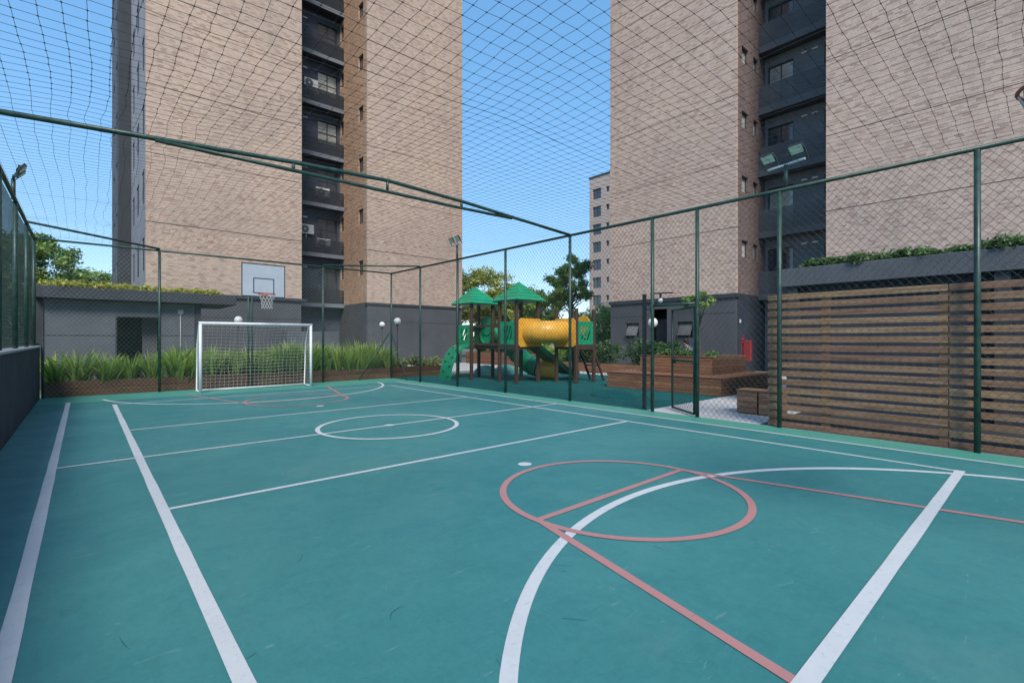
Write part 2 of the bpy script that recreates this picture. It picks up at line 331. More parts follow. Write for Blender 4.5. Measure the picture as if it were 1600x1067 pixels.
class MB:
    def __init__(s): s.v = []; s.f = []
    def add(s, vs, fs):
        n = len(s.v); s.v += [tuple(p) for p in vs]; s.f += [tuple(i + n for i in f) for f in fs]; return s
    def box(s, x0, x1, y0, y1, z0, z1):
        return s.add([(x0, y0, z0), (x1, y0, z0), (x1, y1, z0), (x0, y1, z0), (x0, y0, z1), (x1, y0, z1), (x1, y1, z1), (x0, y1, z1)],
                     [(3, 2, 1, 0), (4, 5, 6, 7), (0, 1, 5, 4), (1, 2, 6, 5), (2, 3, 7, 6), (3, 0, 4, 7)])
    def bbox(s, x0, x1, y0, y1, z0, z1, b=0.006):      # box with chamfered edges
        bm = bmesh.new(); bmesh.ops.create_cube(bm, size=1)
        for v in bm.verts: v.co = Vector(((x0 + x1) / 2 + v.co.x * (x1 - x0), (y0 + y1) / 2 + v.co.y * (y1 - y0), (z0 + z1) / 2 + v.co.z * (z1 - z0)))
        bmesh.ops.bevel(bm, geom=bm.edges[:], offset=b, segments=1, affect='EDGES')
        bm.verts.index_update(); s.add([v.co[:] for v in bm.verts], [[v.index for v in f.verts] for f in bm.faces]); bm.free(); return s
    def tube(s, pts, r, n=8, cap=True):
        pts = [Vector(p) for p in pts]; rs = r if isinstance(r, (list, tuple)) else [r] * len(pts)
        base = len(s.v); up = None
        for i, p in enumerate(pts):
            d = (pts[min(i + 1, len(pts) - 1)] - pts[max(i - 1, 0)]).normalized()
            if up is None: up = d.orthogonal().normalized()
            else: up = (up - d * up.dot(d)); up = up.normalized() if up.length > 1e-6 else d.orthogonal().normalized()
            w = d.cross(up)
            for k in range(n):
                a = 2 * math.pi * k / n; s.v.append(tuple(p + (up * math.cos(a) + w * math.sin(a)) * rs[i]))
        for i in range(len(pts) - 1):
            for k in range(n):
                a, b_ = base + i * n + k, base + i * n + (k + 1) % n
                s.f.append((a, b_, b_ + n, a + n))
        if cap:
            s.f.append(tuple(base + k for k in reversed(range(n)))); s.f.append(tuple(base + (len(pts) - 1) * n + k for k in range(n)))
        return s
    def bar(s, p0, p1, w, h, up=(0, 0, 1)):            # rectangular bar
        p0, p1 = Vector(p0), Vector(p1); d = (p1 - p0).normalized(); up = Vector(up)
        if abs(d.dot(up)) > 0.99: up = Vector((1, 0, 0))
        sd = d.cross(up).normalized(); u = sd.cross(d)
        vs = [p + sd * a * w / 2 + u * b_ * h / 2 for p in (p0, p1) for a, b_ in ((-1, -1), (1, -1), (1, 1), (-1, 1))]
        return s.add(vs, [(3, 2, 1, 0), (4, 5, 6, 7), (0, 1, 5, 4), (1, 2, 6, 5), (2, 3, 7, 6), (3, 0, 4, 7)])
    def sphere(s, c, r, n=16, m=10, sz=1.0):
        vs = []; fs = []
        for i in range(m + 1):
            t = math.pi * i / m
            for k in range(n): vs.append((c[0] + r * math.sin(t) * math.cos(2 * math.pi * k / n), c[1] + r * math.sin(t) * math.sin(2 * math.pi * k / n), c[2] + sz * r * math.cos(t)))
        for i in range(m):
            for k in range(n): fs.append((i * n + k, (i + 1) * n + k, (i + 1) * n + (k + 1) % n, i * n + (k + 1) % n))
        return s.add(vs, fs)
    def build(s, name, material, parent=None, org=None, smooth=False):
        return raw_obj(name, s.v, s.f, material, parent, org, smooth)

def P(name, material, parent, fn, smooth=False):      # one part from a lambda that fills a builder
    b = MB(); fn(b); return b.build(name, material, parent, smooth=smooth)

def seg_tubes(name, p0, p1, r, material, parent=None, n=3, kind=None):
    p0 = np.asarray(p0, float); p1 = np.asarray(p1, float); d = p1 - p0
    L = np.linalg.norm(d, axis=1, keepdims=True); d = d / np.maximum(L, 1e-9)
    ref = np.where(np.abs(d[:, 2:3]) > 0.9, np.array([[1.0, 0, 0]]), np.array([[0, 0, 1.0]]))
    u = np.cross(d, ref); u /= np.linalg.norm(u, axis=1, keepdims=True); w = np.cross(d, u)
    rr = np.broadcast_to(np.asarray(r, float).reshape(-1, 1) if np.ndim(r) else np.array([[r]]), (len(p0), 1))
    V = []
    for end in (p0 - d * rr * 0.3, p1 + d * rr * 0.3):
        for k in range(n):
            a = 2 * math.pi * k / n + 0.4; V.append(end + (u * math.cos(a) + w * math.sin(a)) * rr)
    V = np.stack(V, 1).reshape(-1, 3); b0 = np.arange(len(p0))[:, None] * 2 * n
    F = np.concatenate([b0 + np.array([[k, (k + 1) % n, n + (k + 1) % n, n + k]]) for k in range(n)], 0)
    o = raw_obj(name, V, F, material, parent)
    if kind: o['kind'] = kind
    return o

def chain_segs(u0, u1, z0, z1, w=0.11, h=0.128):
    """zigzag wires of a chain-link sheet as segments (u, off, z)"""
    A = []; B = []
    n = int((u1 - u0) / (w / 2)); m = int((z1 - z0) / (h / 2))
    js = np.arange(m + 1); z = z0 + js * (z1 - z0) / m
    for i in range(n):
        left = (js + i) % 2 == 0
        u = np.where(left, u0 + i * w / 2, u0 + (i + 1) * w / 2) + rng.normal(0, 0.0022, m + 1)
        off = np.where(left, 0.003, -0.003)
        zz = z + rng.normal(0, 0.0022, m + 1)
        pts = np.stack([u, off, zz], 1); A.append(pts[:-1]); B.append(pts[1:])
    return np.concatenate(A), np.concatenate(B)

def copy_tree(o, parent=None):
    c = o.copy(); COL.objects.link(c); c.parent = parent
    ORG[c.name] = ORG[o.name]
    for ch in list(o.children): copy_tree(ch, c)
    return c

# ------------------------------------------------------------------ ground, court
def sheet(name, x0, x1, y0, y1, z, material, parent=None, kind='structure', th=None):
    b = MB()
    if th: b.box(x0, x1, y0, y1, z - th, z)
    else: b.add([(x0, y0, z), (x1, y0, z), (x1, y1, z), (x0, y1, z)], [(0, 1, 2, 3)])
    o = b.build(name, material, parent)
    if kind and parent is None: o['kind'] = kind
    return o

sheet('ground', -900, 900, -900, 900, -0.03, GROUND)
court = sheet('court', -0.86, 9.16, -3.0, 17.62, 0.0, TEAL, th=0.025)
Z1, Z2, Z3 = 0.0036, 0.0052, 0.0068
P('court_margin', MARGIN, court, lambda b: b.add([(-0.85, 15.75, .0014), (8.53, 15.75, .0014), (8.53, -3, .0014), (9.15, -3, .0014), (9.15, 17.6, .0014), (-0.85, 17.6, .0014)],
                                                [(0, 1, 4, 5), (1, 2, 3, 4)]))
def line(x0, y0, x1, y1, w, z, material):
    d = Vector((x1 - x0, y1 - y0)).normalized(); n = Vector((-d.y, d.x)) * w / 2
    b = MB(); k = max(1, int(math.hypot(x1 - x0, y1 - y0) / 0.5)); vs = []; fs = []
    for i in range(k + 1):
        t = i / k; x = x0 + (x1 - x0) * t; y = y0 + (y1 - y0) * t; e = random.uniform(0.94, 1.06)
        vs += [(x + n.x * e, y + n.y * e, z), (x - n.x * e, y - n.y * e, z)]
    for i in range(k): fs.append((2 * i, 2 * i + 1, 2 * i + 3, 2 * i + 2))
    return b.add(vs, fs).build('court_line', material, court)
def arc(cx, cy, r, a0, a1, w, z, material, n=72):
    vs = []; fs = []
    for i in range(n + 1):
        a = R(a0 + (a1 - a0) * i / n)
        for q in (r - w / 2, r + w / 2): vs.append((cx + q * math.cos(a), cy + q * math.sin(a), z))
    for i in range(n): fs.append((2 * i, 2 * i + 1, 2 * i + 3, 2 * i + 2))
    return MB().add(vs, fs).build('court_arc', material, court)
def disc(cx, cy, r, z, material):
    n = 28; return MB().add([(cx + r * math.cos(2 * math.pi * k / n), cy + r * math.sin(2 * math.pi * k / n), z) for k in range(n)], [tuple(range(n))]).build('court_spot', material, court)
W = 0.075
line(-0.285, -3, -0.285, 15.95, 0.085, Z1, WHITE_L)          # outer side lines
line(8.49, -3, 8.49, 15.95, 0.06, Z1, WHITE_L)
line(0.54, 0.74, 0.54, 14.78, 0.085, Z1, WHITE_L)            # inner side lines
line(7.66, 0.74, 7.66, 14.78, 0.06, Z1, WHITE_L)
line(0.50, 0.745, 7.69, 0.745, 0.095, Z3, WHITE_L)           # near end line
line(0.58, 14.75, 7.63, 14.75, 0.06, Z1, WHITE_L)
line(-0.245, 7.93, 8.46, 7.93, 0.06, Z2, WHITE_L)            # half-way line
line(0.58, 5.36, 7.63, 5.36, 0.062, Z1, WHITE_L)
line(0.58, 10.44, 7.63, 10.44, 0.06, Z1, WHITE_L)
arc(4.1, 7.93, 1.20, 0, 360, 0.075, Z3, WHITE_L, 96)
disc(4.1, 7.93, 0.085, Z3 + 0.0006, WHITE_L)
disc(4.08, 4.36, 0.085, Z1, WHITE_L); disc(4.09, 11.3, 0.085, Z1, WHITE_L)
arc(4.136, -1.03, 3.80, 8, 172, 0.085, Z1, WHITE_L, 96)      # goal area arcs
arc(4.136, 16.73, 3.80, 188, 352, 0.075, Z1 + .0006, WHITE_L, 96)
for cy, sgn in ((2.94, -1), (12.85, 1)):                     # basketball keys
    arc(4.09, cy, 1.20, 0, 360, 0.068, Z2 + .0006, RED_L, 96)
    line(2.92, cy, 5.26, cy, 0.068, Z2 - .0005, RED_L)
    ye = cy + sgn * 3.1
    line(2.90, cy + sgn * .02, 2.90 - 0.72, ye, 0.068, Z2, RED_L)
    line(5.28, cy + sgn * .02, 5.28 + 0.72, ye, 0.068, Z2, RED_L)

def scuffs(n, seed, name, material, z):
    r_ = random.Random(seed); b = MB()
    for i in range(n):
        x, y = r_.uniform(-.4, 8.6), 1.0 + 13 * r_.random() ** 1.6; a = r_.uniform(0, math.pi); L = r_.uniform(.04, .22); cv = r_.gauss(0, .35); w = r_.uniform(.0008, .0026)
        vs = []; k = 6
        for j in range(k + 1):
            t = j / k - .5; aa = a + cv * t; px = x + math.cos(aa) * L * t; py = y + math.sin(aa) * L * t; ww = w * (1 - (2 * t) ** 2) * r_.uniform(.5, 1.2) + .0004
            vs += [(px - math.sin(aa) * ww, py + math.cos(aa) * ww, z), (px + math.sin(aa) * ww, py - math.cos(aa) * ww, z)]
        b.add(vs, [(2 * j, 2 * j + 1, 2 * j + 3, 2 * j + 2) for j in range(k)])
    tag(b.build(name, material, court), kind='stuff')
scuffs(55, 3, 'scuff_marks', mat('scuff rubber', (0.018, 0.075, 0.080), 0.7, 0.3, 20), .0026)
scuffs(55, 5, 'pale_rubs', mat('pale rub', (0.13, 0.27, 0.26), 0.8, 0.3, 20), .0029)
sheet('playground_floor', 9.17, 16.8, 5.95, 17.7, -0.002, RUBBER, th=0.02)
walk = MB().box(9.17, 24.5, -6.0, 5.94, -0.025, -0.004).box(16.81, 24.5, 5.94, 26.0, -0.025, -0.004).box(9.17, 16.8, 19.4, 26.0, -0.025, -0.004).build('walkway', CONC)
walk['kind'] = 'structure'
sheet('dark_backing_floor', 9.2, 11.84, -6, 3.58, 0.002, mat('dark backing floor', (0.03, 0.032, 0.036), 0.9, 0.2, 2.0), th=0.004)  # dark sheet added behind the slats so the gaps look dark
tag(MB().box(-12, -1.26, -20, 60, -0.029, -0.012).box(-1.2, 12.0, 19.4, 26.0, -0.029, -0.013).build('lawn', mat('lawn', (0.05, 0.085, 0.02), 0.95, 0.3, 2.0, 0.6, 50)), kind='structure')

# ------------------------------------------------------------------ left wall and fences
wl_t = thing('boundary_wall', (-0.98, 6, 0), 'low dark navy rendered wall along the left side of the court', 'wall')
P('wall_body', NAVY, wl_t, lambda b: b.box(-1.10, -0.86, -4, 17.55, -0.03, 1.33))
for k in range(9):
    y0 = -4 + k * 2.42
    P('coping_slab', COPE, wl_t, lambda b: b.bbox(-1.13, -0.83, y0, min(y0 + 2.408, 17.58), 1.33, 1.375, 0.008))

FX, FZ = 9.1, 4.14
POSTS_Y = [-1.7, 0.71, 3.21, 4.72, 5.73, 8.07, 10.54, 12.93, 15.26]
def post(b, x, y, z0, z1, r=0.038):
    b.tube([(x, y, z0), (x, y, z1)], r, 10)
def fence_base(name, loc, label):
    return thing(name, loc, label, 'fence')
fr = fence_base('chain_link_fence', (FX, 8, 0), 'tall green chain link fence along the right side, between court and playground')
for y in POSTS_Y: P('post', GREENP, fr, lambda b: post(b, FX, y, -0.02, FZ - .02), True)
P('top_rail', GREENP, fr, lambda b: b.tube([(FX, -3, FZ), (FX, 17.45, FZ)], 0.034, 10), True)
P('gate_lintel', GREENP, fr, lambda b: b.tube([(FX, 4.74, 2.26), (FX, 5.71, 2.26)], 0.027, 10), True)
def mesh_part(parent, regions, plane, const, r, material, sgn=1):
    A = []; B = []
    for (u0, u1, z0, z1) in regions:
        a, b_ = chain_segs(u0, u1, z0, z1); A.append(a); B.append(b_)
    a = np.concatenate(A); b_ = np.concatenate(B)
    def cv(q):
        return np.stack([const + q[:, 1], q[:, 0], q[:, 2]], 1) if plane == 'X' else np.stack([q[:, 0], const + q[:, 1], q[:, 2]], 1)
    return seg_tubes('wire_mesh', cv(a), cv(b_), r, material, parent, kind='stuff')
mesh_part(fr, [(-1.7, 4.70, 0.02, FZ - .02), (4.72, 5.73, 2.28, FZ - .02), (5.75, 17.43, 0.02, FZ - .02)], 'X', FX + 0.045, 0.0028, WIRE)
P('brace', GREENP, fr, lambda b: b.tube([(FX, 17.4, 1.75), (FX, 16.2, 0.0)], 0.025, 8), True)
P('corner_brace', GREENP, fr, lambda b: b.tube([(FX, 15.26, FZ + .04), (6.42, 17.45, FZ + .05)], 0.03, 8), True)

fb = fence_base('chain_link_fence', (4, 17.45, 0), 'tall green chain link fence behind the goal, along the planter bed')
for x in (1.66, 6.42, 9.1): P('post', GREENP, fb, lambda b: post(b, x, 17.45, -0.02, FZ - .02, 0.036), True)
P('post', GREENP, fb, lambda b: b.tube([(-0.80, 17.5, -.02), (-0.80, 17.5, 1.42), (-0.92, 17.5, 1.42)], 0.03, 8), True)
P('top_rail', GREENP, fb, lambda b: b.tube([(-0.98, 17.45, FZ), (9.1, 17.45, FZ)], 0.03, 10), True)
mesh_part(fb, [(-0.8, 9.08, 0.03, FZ - .02)], 'Y', 17.49, 0.0023, WIRE_LIT)
P('brace', GREENP, fb, lambda b: b.tube([(9.0, 17.45, 1.78), (7.75, 17.45, 0.0)], 0.025, 8), True)

LX = -0.96
fl = fence_base('chain_link_fence', (LX, 8, 1.37), 'green chain link fence standing on top of the navy boundary wall')
for y in (3.2, 5.6, 8.07, 10.54, 12.93, 15.26, 17.42): P('post', GREENP, fl, lambda b: post(b, LX, y, 1.36, FZ - .02), True)
P('top_rail', GREENP, fl, lambda b: b.tube([(LX, -2, FZ), (LX, 17.45, FZ)], 0.034, 10), True)
P('bottom_rail', GREENP, fl, lambda b: b.tube([(LX, -2, 1.41), (LX, 17.45, 1.41)], 0.018, 8), True)
mesh_part(fl, [(3.0, 17.4, 1.40, FZ - .02)], 'X', LX - 0.04, 0.0024, WIRE)
P('corner_brace', GREENP, fl, lambda b: b.tube([(LX, 15.3, FZ + .04), (1.66, 17.45, FZ + .05)], 0.03, 8), True)

gate = thing('gate', (9.1, 4.78, 0), 'green framed chain link gate standing half open in the right fence', 'gate')
GA = Vector((9.13, 4.80, 0)); GB = Vector((9.72, 5.62, 0)); GD = (GB - GA)
def gp(t, z): return GA + GD * t + Vector((0, 0, z))
P('stile', GREENP, gate, lambda b: b.tube([gp(0, .04), gp(0, 2.2)], 0.024, 8), True)
P('stile', GREENP, gate, lambda b: b.tube([gp(1, .04), gp(1, 2.2)], 0.024, 8), True)
for z in (.05, 1.09, 2.19): P('gate_rail', GREENP, gate, lambda b: b.tube([gp(0, z), gp(1, z)], 0.024, 8), True)
a, b_ = chain_segs(0.02, GD.length - .02, 0.07, 2.17); gu = GD.normalized(); gn = Vector((-gu.y, gu.x, 0))
def gv(q): return np.array(GA)[None] + q[:, :1] * np.array(gu)[None] + q[:, 1:2] * np.array(gn)[None] + q[:, 2:3] * np.array([[0, 0, 1.0]])
seg_tubes('wire_mesh', gv(a), gv(b_), 0.0031, WIRE, gate, kind='stuff')
P('latch', GREENP, gate, lambda b: b.box(9.69, 9.77, 5.55, 5.60, 1.02, 1.12))

# ------------------------------------------------------------------ roof truss and net
def ridge(x): return FZ + 0.03 + 0.26 * (1 - abs(x - 4.13) / 5.0)
tr = thing('net_support_truss', (4.1, 8.07, FZ), 'bowed green steel truss spanning overhead across the middle of the court', 'truss')
P('top_chord', GREENP, tr, lambda b: b.tube([(LX, 8.07, FZ + .01), (0.8, 8.07, ridge(0.8)), (2.5, 8.07, ridge(2.5) + .02), (4.13, 8.07, 4.43), (5.78, 8.07, ridge(5.78) + .02), (7.3, 8.07, ridge(7.3)), (9.1, 8.07, FZ + .01)], 0.034, 10), True)
P('bottom_chord', GREENP, tr, lambda b: b.tube([(0.72, 8.07, ridge(.72) - .02), (2.5, 8.07, 4.235), (4.13, 8.07, 4.225), (5.78, 8.07, 4.225), (7.15, 8.07, ridge(7.15) - .03)], 0.030, 10), True)
for x in (2.5, 4.13, 5.78): P('strut', GREENP, tr, lambda b: b.tube([(x, 8.07, 4.23), (x, 8.07, ridge(x) + .01)], 0.026, 8), True)

net = thing('overhead_net', (4.1, 8, FZ), 'dark square mesh sports net stretched like a roof over the court', 'net')
sp = 0.158
xs = np.arange(LX + 0.03, 9.1, sp); ys = np.arange(0.2, 17.45, sp)
def smooth_noise(n, m, k):
    g = rng.normal(0, 1, (n // k + 3, m // k + 3)); i = np.arange(n) / k; j = np.arange(m) / k
    i0 = i.astype(int); j0 = j.astype(int); fi = (i - i0)[:, None]; fj = (j - j0)[None]
    fi = fi * fi * (3 - 2 * fi); fj = fj * fj * (3 - 2 * fj)
    return (g[i0][:, j0] * (1 - fi) * (1 - fj) + g[i0 + 1][:, j0] * fi * (1 - fj) + g[i0][:, j0 + 1] * (1 - fi) * fj + g[i0 + 1][:, j0 + 1] * fi * fj)
X, Y = np.meshgrid(xs, ys, indexing='ij'); n, m = X.shape
tri = 1 - np.abs(X - 4.13) / 5.0
cab = np.array([0.7, 8.07, 15.3]); dist = np.min(np.abs(Y[..., None] - cab), -1) / 3.7
wgt = np.clip(1 - 0.55 * np.clip(dist, 0, 1), 0, 1); wgt = np.where(Y > 15.3, np.clip((17.5 - Y) / 2.2, 0, 1), wgt)
Zn = FZ + 0.05 + 0.27 * tri * wgt + 0.012 * smooth_noise(n, m, 5)
edge = np.clip(np.minimum(X - LX, 9.1 - X) / 1.2, 0, 1)
Xn = X + (0.014 * smooth_noise(n, m, 4) + 0.005 * smooth_noise(n, m, 1) + 0.025 * smooth_noise(n, m, 14)) * edge
Xn += 0.05 * np.exp(-np.abs(Y - 8.4) / 0.5) * smooth_noise(n, m, 3) * edge + 0.06 * np.exp(-np.abs(Y - 14.8) / 0.8) * smooth_noise(n, m, 3) * edge
Yn = Y + (0.010 * smooth_noise(n, m, 6) + 0.004 * smooth_noise(n, m, 1))
G = np.stack([Xn, Yn, Zn], -1)
seg_tubes('mesh_cords', np.concatenate([G[:-1].reshape(-1, 3), G[:, :-1].reshape(-1, 3)]), np.concatenate([G[1:].reshape(-1, 3), G[:, 1:].reshape(-1, 3)]), 0.0022, CORD, net, kind='stuff')
kn = G[:, :45].reshape(-1, 3)
seg_tubes('knots', kn + np.array([[-.006, 0, 0]]), kn + np.array([[.006, 0, 0]]), 0.005, CORD, net, n=4, kind='stuff')
for y in (4.76, 12.5):
    j = int((y - 0.2) / sp); P('seam_rope', CORD, net, lambda b: b.tube([tuple(G[i, j]) for i in range(0, n, 2)], 0.0032, 5))

# ------------------------------------------------------------------ floodlights
def floodlight(name, x, y, z0, z1, face, label, spread, tilt):
    t = thing(name, (x, y, z0), label, 'floodlight', 'floodlights on the court fences')
    P('pole', GREENP, t, lambda b: b.tube([(x, y, z0), (x, y, z1)], 0.032, 10), True)
    f = Vector(face).normalized(); s = Vector((-f.y, f.x, 0)); c = Vector((x, y, z1))
    P('crossbar', WPAINT if face[0] < 0 else GREENP, t, lambda b: b.bar(c - s * spread * 1.1, c + s * spread * 1.1, 0.04, 0.03))
    for q in (-1, 1):
        hc = c + s * spread * q * 0.85 + f * 0.10 + Vector((0, 0, 0.17))
        up = (Vector((0, 0, 1)) * math.cos(tilt) + f * math.sin(tilt)).normalized(); nn = s.cross(up)
        if nn.dot(f) < 0: nn = -nn
        def panel(b, w, h, d, off):
            o = hc + nn * off
            vs = [o + s * a * w / 2 + up * e * h / 2 + nn * g * d / 2 for g in (-1, 1) for a, e in ((-1, -1), (1, -1), (1, 1), (-1, 1))]
            b.add(vs, [(3, 2, 1, 0), (4, 5, 6, 7), (0, 1, 5, 4), (1, 2, 6, 5), (2, 3, 7, 6), (3, 0, 4, 7)])
        h = P('lamp_head', BLACKP, t, lambda b: (panel(b, 0.235, 0.165, 0.05, 0.0), [panel(b, 0.22, 0.012, 0.03, -0.04) for _ in (0,)]))
        P('lens', LENS, h, lambda b: panel(b, 0.215, 0.145, 0.006, 0.028))
        P('bracket', GREENP, t, lambda b: (b.bar(c + s * spread * q * 0.85 - s * .13, hc - s * 0.125, 0.02, 0.012), b.bar(c + s * spread * q * 0.85 + s * .13, hc + s * 0.125, 0.02, 0.012)))
    return t
floodlight('floodlight', 9.14, 3.12, FZ, 4.58, (-1, 0.25, 0), 'twin floodlight on the fence post above the slatted wood screen', 0.30, 0.75)
floodlight('floodlight', 9.12, 12.98, FZ, 4.62, (-1, 0.1, 0), 'twin floodlight on the fence post beside the playground towers', 0.24, 0.6)
floodlight('floodlight', LX - .02, 12.85, FZ, 4.52, (1, 0.1, 0), 'twin floodlight on the left fence above the navy wall', 0.24, 0.7)

# ------------------------------------------------------------------ goal
go = thing('football_goal', (4.03, 16.25, 0), 'white framed five a side goal with a white net before the back fence', 'goal')
GX0, GX1, GY, GH, GB_ = 2.49, 5.57, 16.22, 2.05, 16.85
for x in (GX0, GX1): P('post', WPAINT, go, lambda b: b.tube([(x, GY, 0), (x, GY, GH - .04)], 0.042, 12), True)
P('crossbar', WPAINT, go, lambda b: b.tube([(GX0 - .042, GY, GH - .042), (GX1 + .042, GY, GH - .042)], 0.042, 12), True)
for x in (GX0, GX1): P('back_stay', WPAINT, go, lambda b: b.tube([(x, GY, GH - .05), (x, GY + .22, GH - .08), (x, GB_ - .12, 1.4), (x, GB_, .03), (x, GY, .03)], 0.022, 8), True)
P('ground_bar', WPAINT, go, lambda b: b.tube([(GX0, GB_, .035), (GX1, GB_, .035)], 0.024, 8), True)
prof = [(GY + .02, GH - .05), (GY + .22, GH - .09), (GY + .36, 1.75), (GB_ - .17, 1.4), (GB_ - .10, 1.0), (GB_ - .03, .5), (GB_ - .02, .06)]
# resample the net profile
pr = np.array(prof); seg = np.r_[0, np.cumsum(np.linalg.norm(np.diff(pr, axis=0), axis=1))]
tt = np.linspace(0, seg[-1], 22); py = np.interp(tt, seg, pr[:, 0]); pz = np.interp(tt, seg, pr[:, 1])
gx = np.linspace(GX0, GX1, 27)
GG = np.zeros((27, 22, 3)); GG[..., 0] = gx[:, None]; GG[..., 1] = py[None]; GG[..., 2] = pz[None]
wob = smooth_noise(27, 22, 3); inn = (np.sin(np.linspace(0, math.pi, 27))[:, None] * np.sin(np.linspace(0, math.pi, 22))[None]) ** 0.5
GG[..., 0] += 0.018 * smooth_noise(27, 22, 2) * inn; GG[..., 1] += 0.03 * wob * inn; GG[..., 2] += (0.02 * smooth_noise(27, 22, 3) - 0.03 * np.sin(np.linspace(0, math.pi, 27))[:, None]) * inn
a = [GG[:-1].reshape(-1, 3), GG[:, :-1].reshape(-1, 3)]; b_ = [GG[1:].reshape(-1, 3), GG[:, 1:].reshape(-1, 3)]
for x in (GX0, GX1):
    for j in range(0, 21, 1):
        zz = pz[j]; a.append(np.array([[x, GY, zz]])); b_.append(np.array([[x, py[j], zz]]))
    for yy in np.arange(GY + .12, GB_ - .05, .12):
        top = float(np.interp(yy, pr[:, 0], pr[:, 1])) if yy < GB_ - .18 else 1.3
        a.append(np.array([[x, yy, .04]])); b_.append(np.array([[x, yy, top]]))
seg_tubes('net', np.concatenate(a), np.concatenate(b_), 0.0034, WCORD, go, kind='stuff')

# ------------------------------------------------------------------ basketball hoops
def hoop(label, s, yb, cx, dz=0.0):
    """board face at y = yb, facing -s in y"""
    t = thing('basketball_hoop', (cx, yb + s * 1.65, 0), label, 'hoop', 'basketball hoops')
    ypole = yb + s * 1.6
    for q in (-0.055, 0.055): P('pole', GREENP, t, lambda b: b.tube([(cx + q, ypole, 0), (cx + q, ypole, 3.9)], 0.028, 8), True)
    P('support_arm', GREENP, t, lambda b: (b.tube([(cx - .3, yb + s * .04, 3.6), (cx - .055, ypole, 3.75)], 0.024, 8), b.tube([(cx + .3, yb + s * .04, 3.6), (cx + .055, ypole, 3.75)], 0.024, 8),
                                           b.tube([(cx - .3, yb + s * .04, 3.0), (cx - .055, ypole, 3.1)], 0.024, 8), b.tube([(cx + .3, yb + s * .04, 3.0), (cx + .055, ypole, 3.1)], 0.024, 8)), True)
    bd = P('backboard', BOARD, t, lambda b: b.box(cx - .60, cx + .60, min(yb, yb + s * .03), max(yb, yb + s * .03), 2.82, 3.80))
    def rect(b, x0, x1, z0, z1, w, f):
        ya, yc = sorted((yb - s * f, yb + s * .001))
        b.box(x0, x1, ya, yc, z0, z0 + w); b.box(x0, x1, ya, yc, z1 - w, z1); b.box(x0, x0 + w, ya, yc, z0 + w, z1 - w); b.box(x1 - w, x1, ya, yc, z0 + w, z1 - w)
    P('border', BLACKP, bd, lambda b: rect(b, cx - .605, cx + .605, 2.815, 3.805, .026, .004))
    P('target_square', BLACKP, bd, lambda b: rect(b, cx - .29, cx + .29, 2.92, 3.38, .026, .004))
    rc = Vector((cx, yb - s * .34, 2.88 + dz)); rr = 0.225
    P('rim', ORANGE, t, lambda b: (b.tube([rc + Vector((rr * math.cos(2 * math.pi * k / 28), rr * math.sin(2 * math.pi * k / 28), 0)) for k in range(29)], 0.011, 8, False),
                                   b.box(cx - .09, cx + .09, min(yb - s * .006, yb - s * .12), max(yb - s * .006, yb - s * .12), 2.84, 2.9)), True)
    A = []; B = []; nn = 12; lev = [(0, rr), (.09, rr * .86), (.18, rr * .74), (.27, rr * .66), (.36, rr * .62), (.43, rr * .66)]
    for i in range(len(lev) - 1):
        for k in range(nn):
            for d in (-.5, .5):
                a0 = 2 * math.pi * (k + .5 * (i % 2)) / nn; a1 = 2 * math.pi * (k + .5 * (i % 2) + d) / nn
                A.append((rc.x + lev[i][1] * math.cos(a0), rc.y + lev[i][1] * math.sin(a0), rc.z - lev[i][0]))
                B.append((rc.x + lev[i + 1][1] * math.cos(a1), rc.y + lev[i + 1][1] * math.sin(a1), rc.z - lev[i + 1][0]))
    seg_tubes('net', A, B, 0.0045, WCORD, t, n=4)
    return t
hoop('basketball hoop with pale grey board high above the white goal', 1, 15.85, 4.06)
hoop('basketball hoop at the upper right, its orange rim seen close by', -1, -0.41, 4.18, .12)

# ------------------------------------------------------------------ lamps outside the fence
def globe_lamp(x, y, z, r, label):
    t = thing('globe_lamp', (x, y, 0), label, 'lamp', 'globe garden lamps')
    P('pole', BLACKP, t, lambda b: b.tube([(x, y, 0), (x, y, z - r)], 0.022, 8), True)
    P('globe', OPAL, t, lambda b: b.sphere((x, y, z), r, 20, 12), True)
    P('cap', BLACKP, t, lambda b: b.tube([(x, y, z - r - .03), (x, y, z - r + .03)], 0.06, 10), True)
globe_lamp(3.90, 18.3, 2.19, 0.13, 'white globe lamp seen just above the goal crossbar')
globe_lamp(9.98, 18.6, 2.31, 0.15, 'larger white globe lamp by the far corner of the fence')
globe_lamp(9.98, 20.0, 2.20, 0.125, 'smaller white globe lamp left of the far fence corner post')
globe_lamp(17.5, 11.0, 2.23, 0.20, 'white globe lamp on a thin stake behind the gate post')
lp = thing('lamp_post', (9.32, 6.07, 0), 'black lamp post with short arm beside the gate', 'lamp post')
P('pole', BLACKP, lp, lambda b: b.bbox(9.285, 9.355, 6.035, 6.105, -.02, 2.54, .006))
P('arm', BLACKP, lp, lambda b: b.bar((9.32, 6.07, 2.2), (9.5, 5.98, 2.24), .03, .03) .bar((9.5, 5.98, 2.23), (9.5, 5.98, 2.56), .03, .03).bar((9.45, 6.0, 2.56), (9.62, 5.55, 2.56), .07, .025))
P('bulb', OPAL, lp, lambda b: b.sphere((9.53, 5.80, 2.40), .055, 12, 8), True)
P('bulb_holder', BLACKP, lp, lambda b: b.tube([(9.53, 5.80, 2.44), (9.53, 5.80, 2.55)], .025, 8), True)

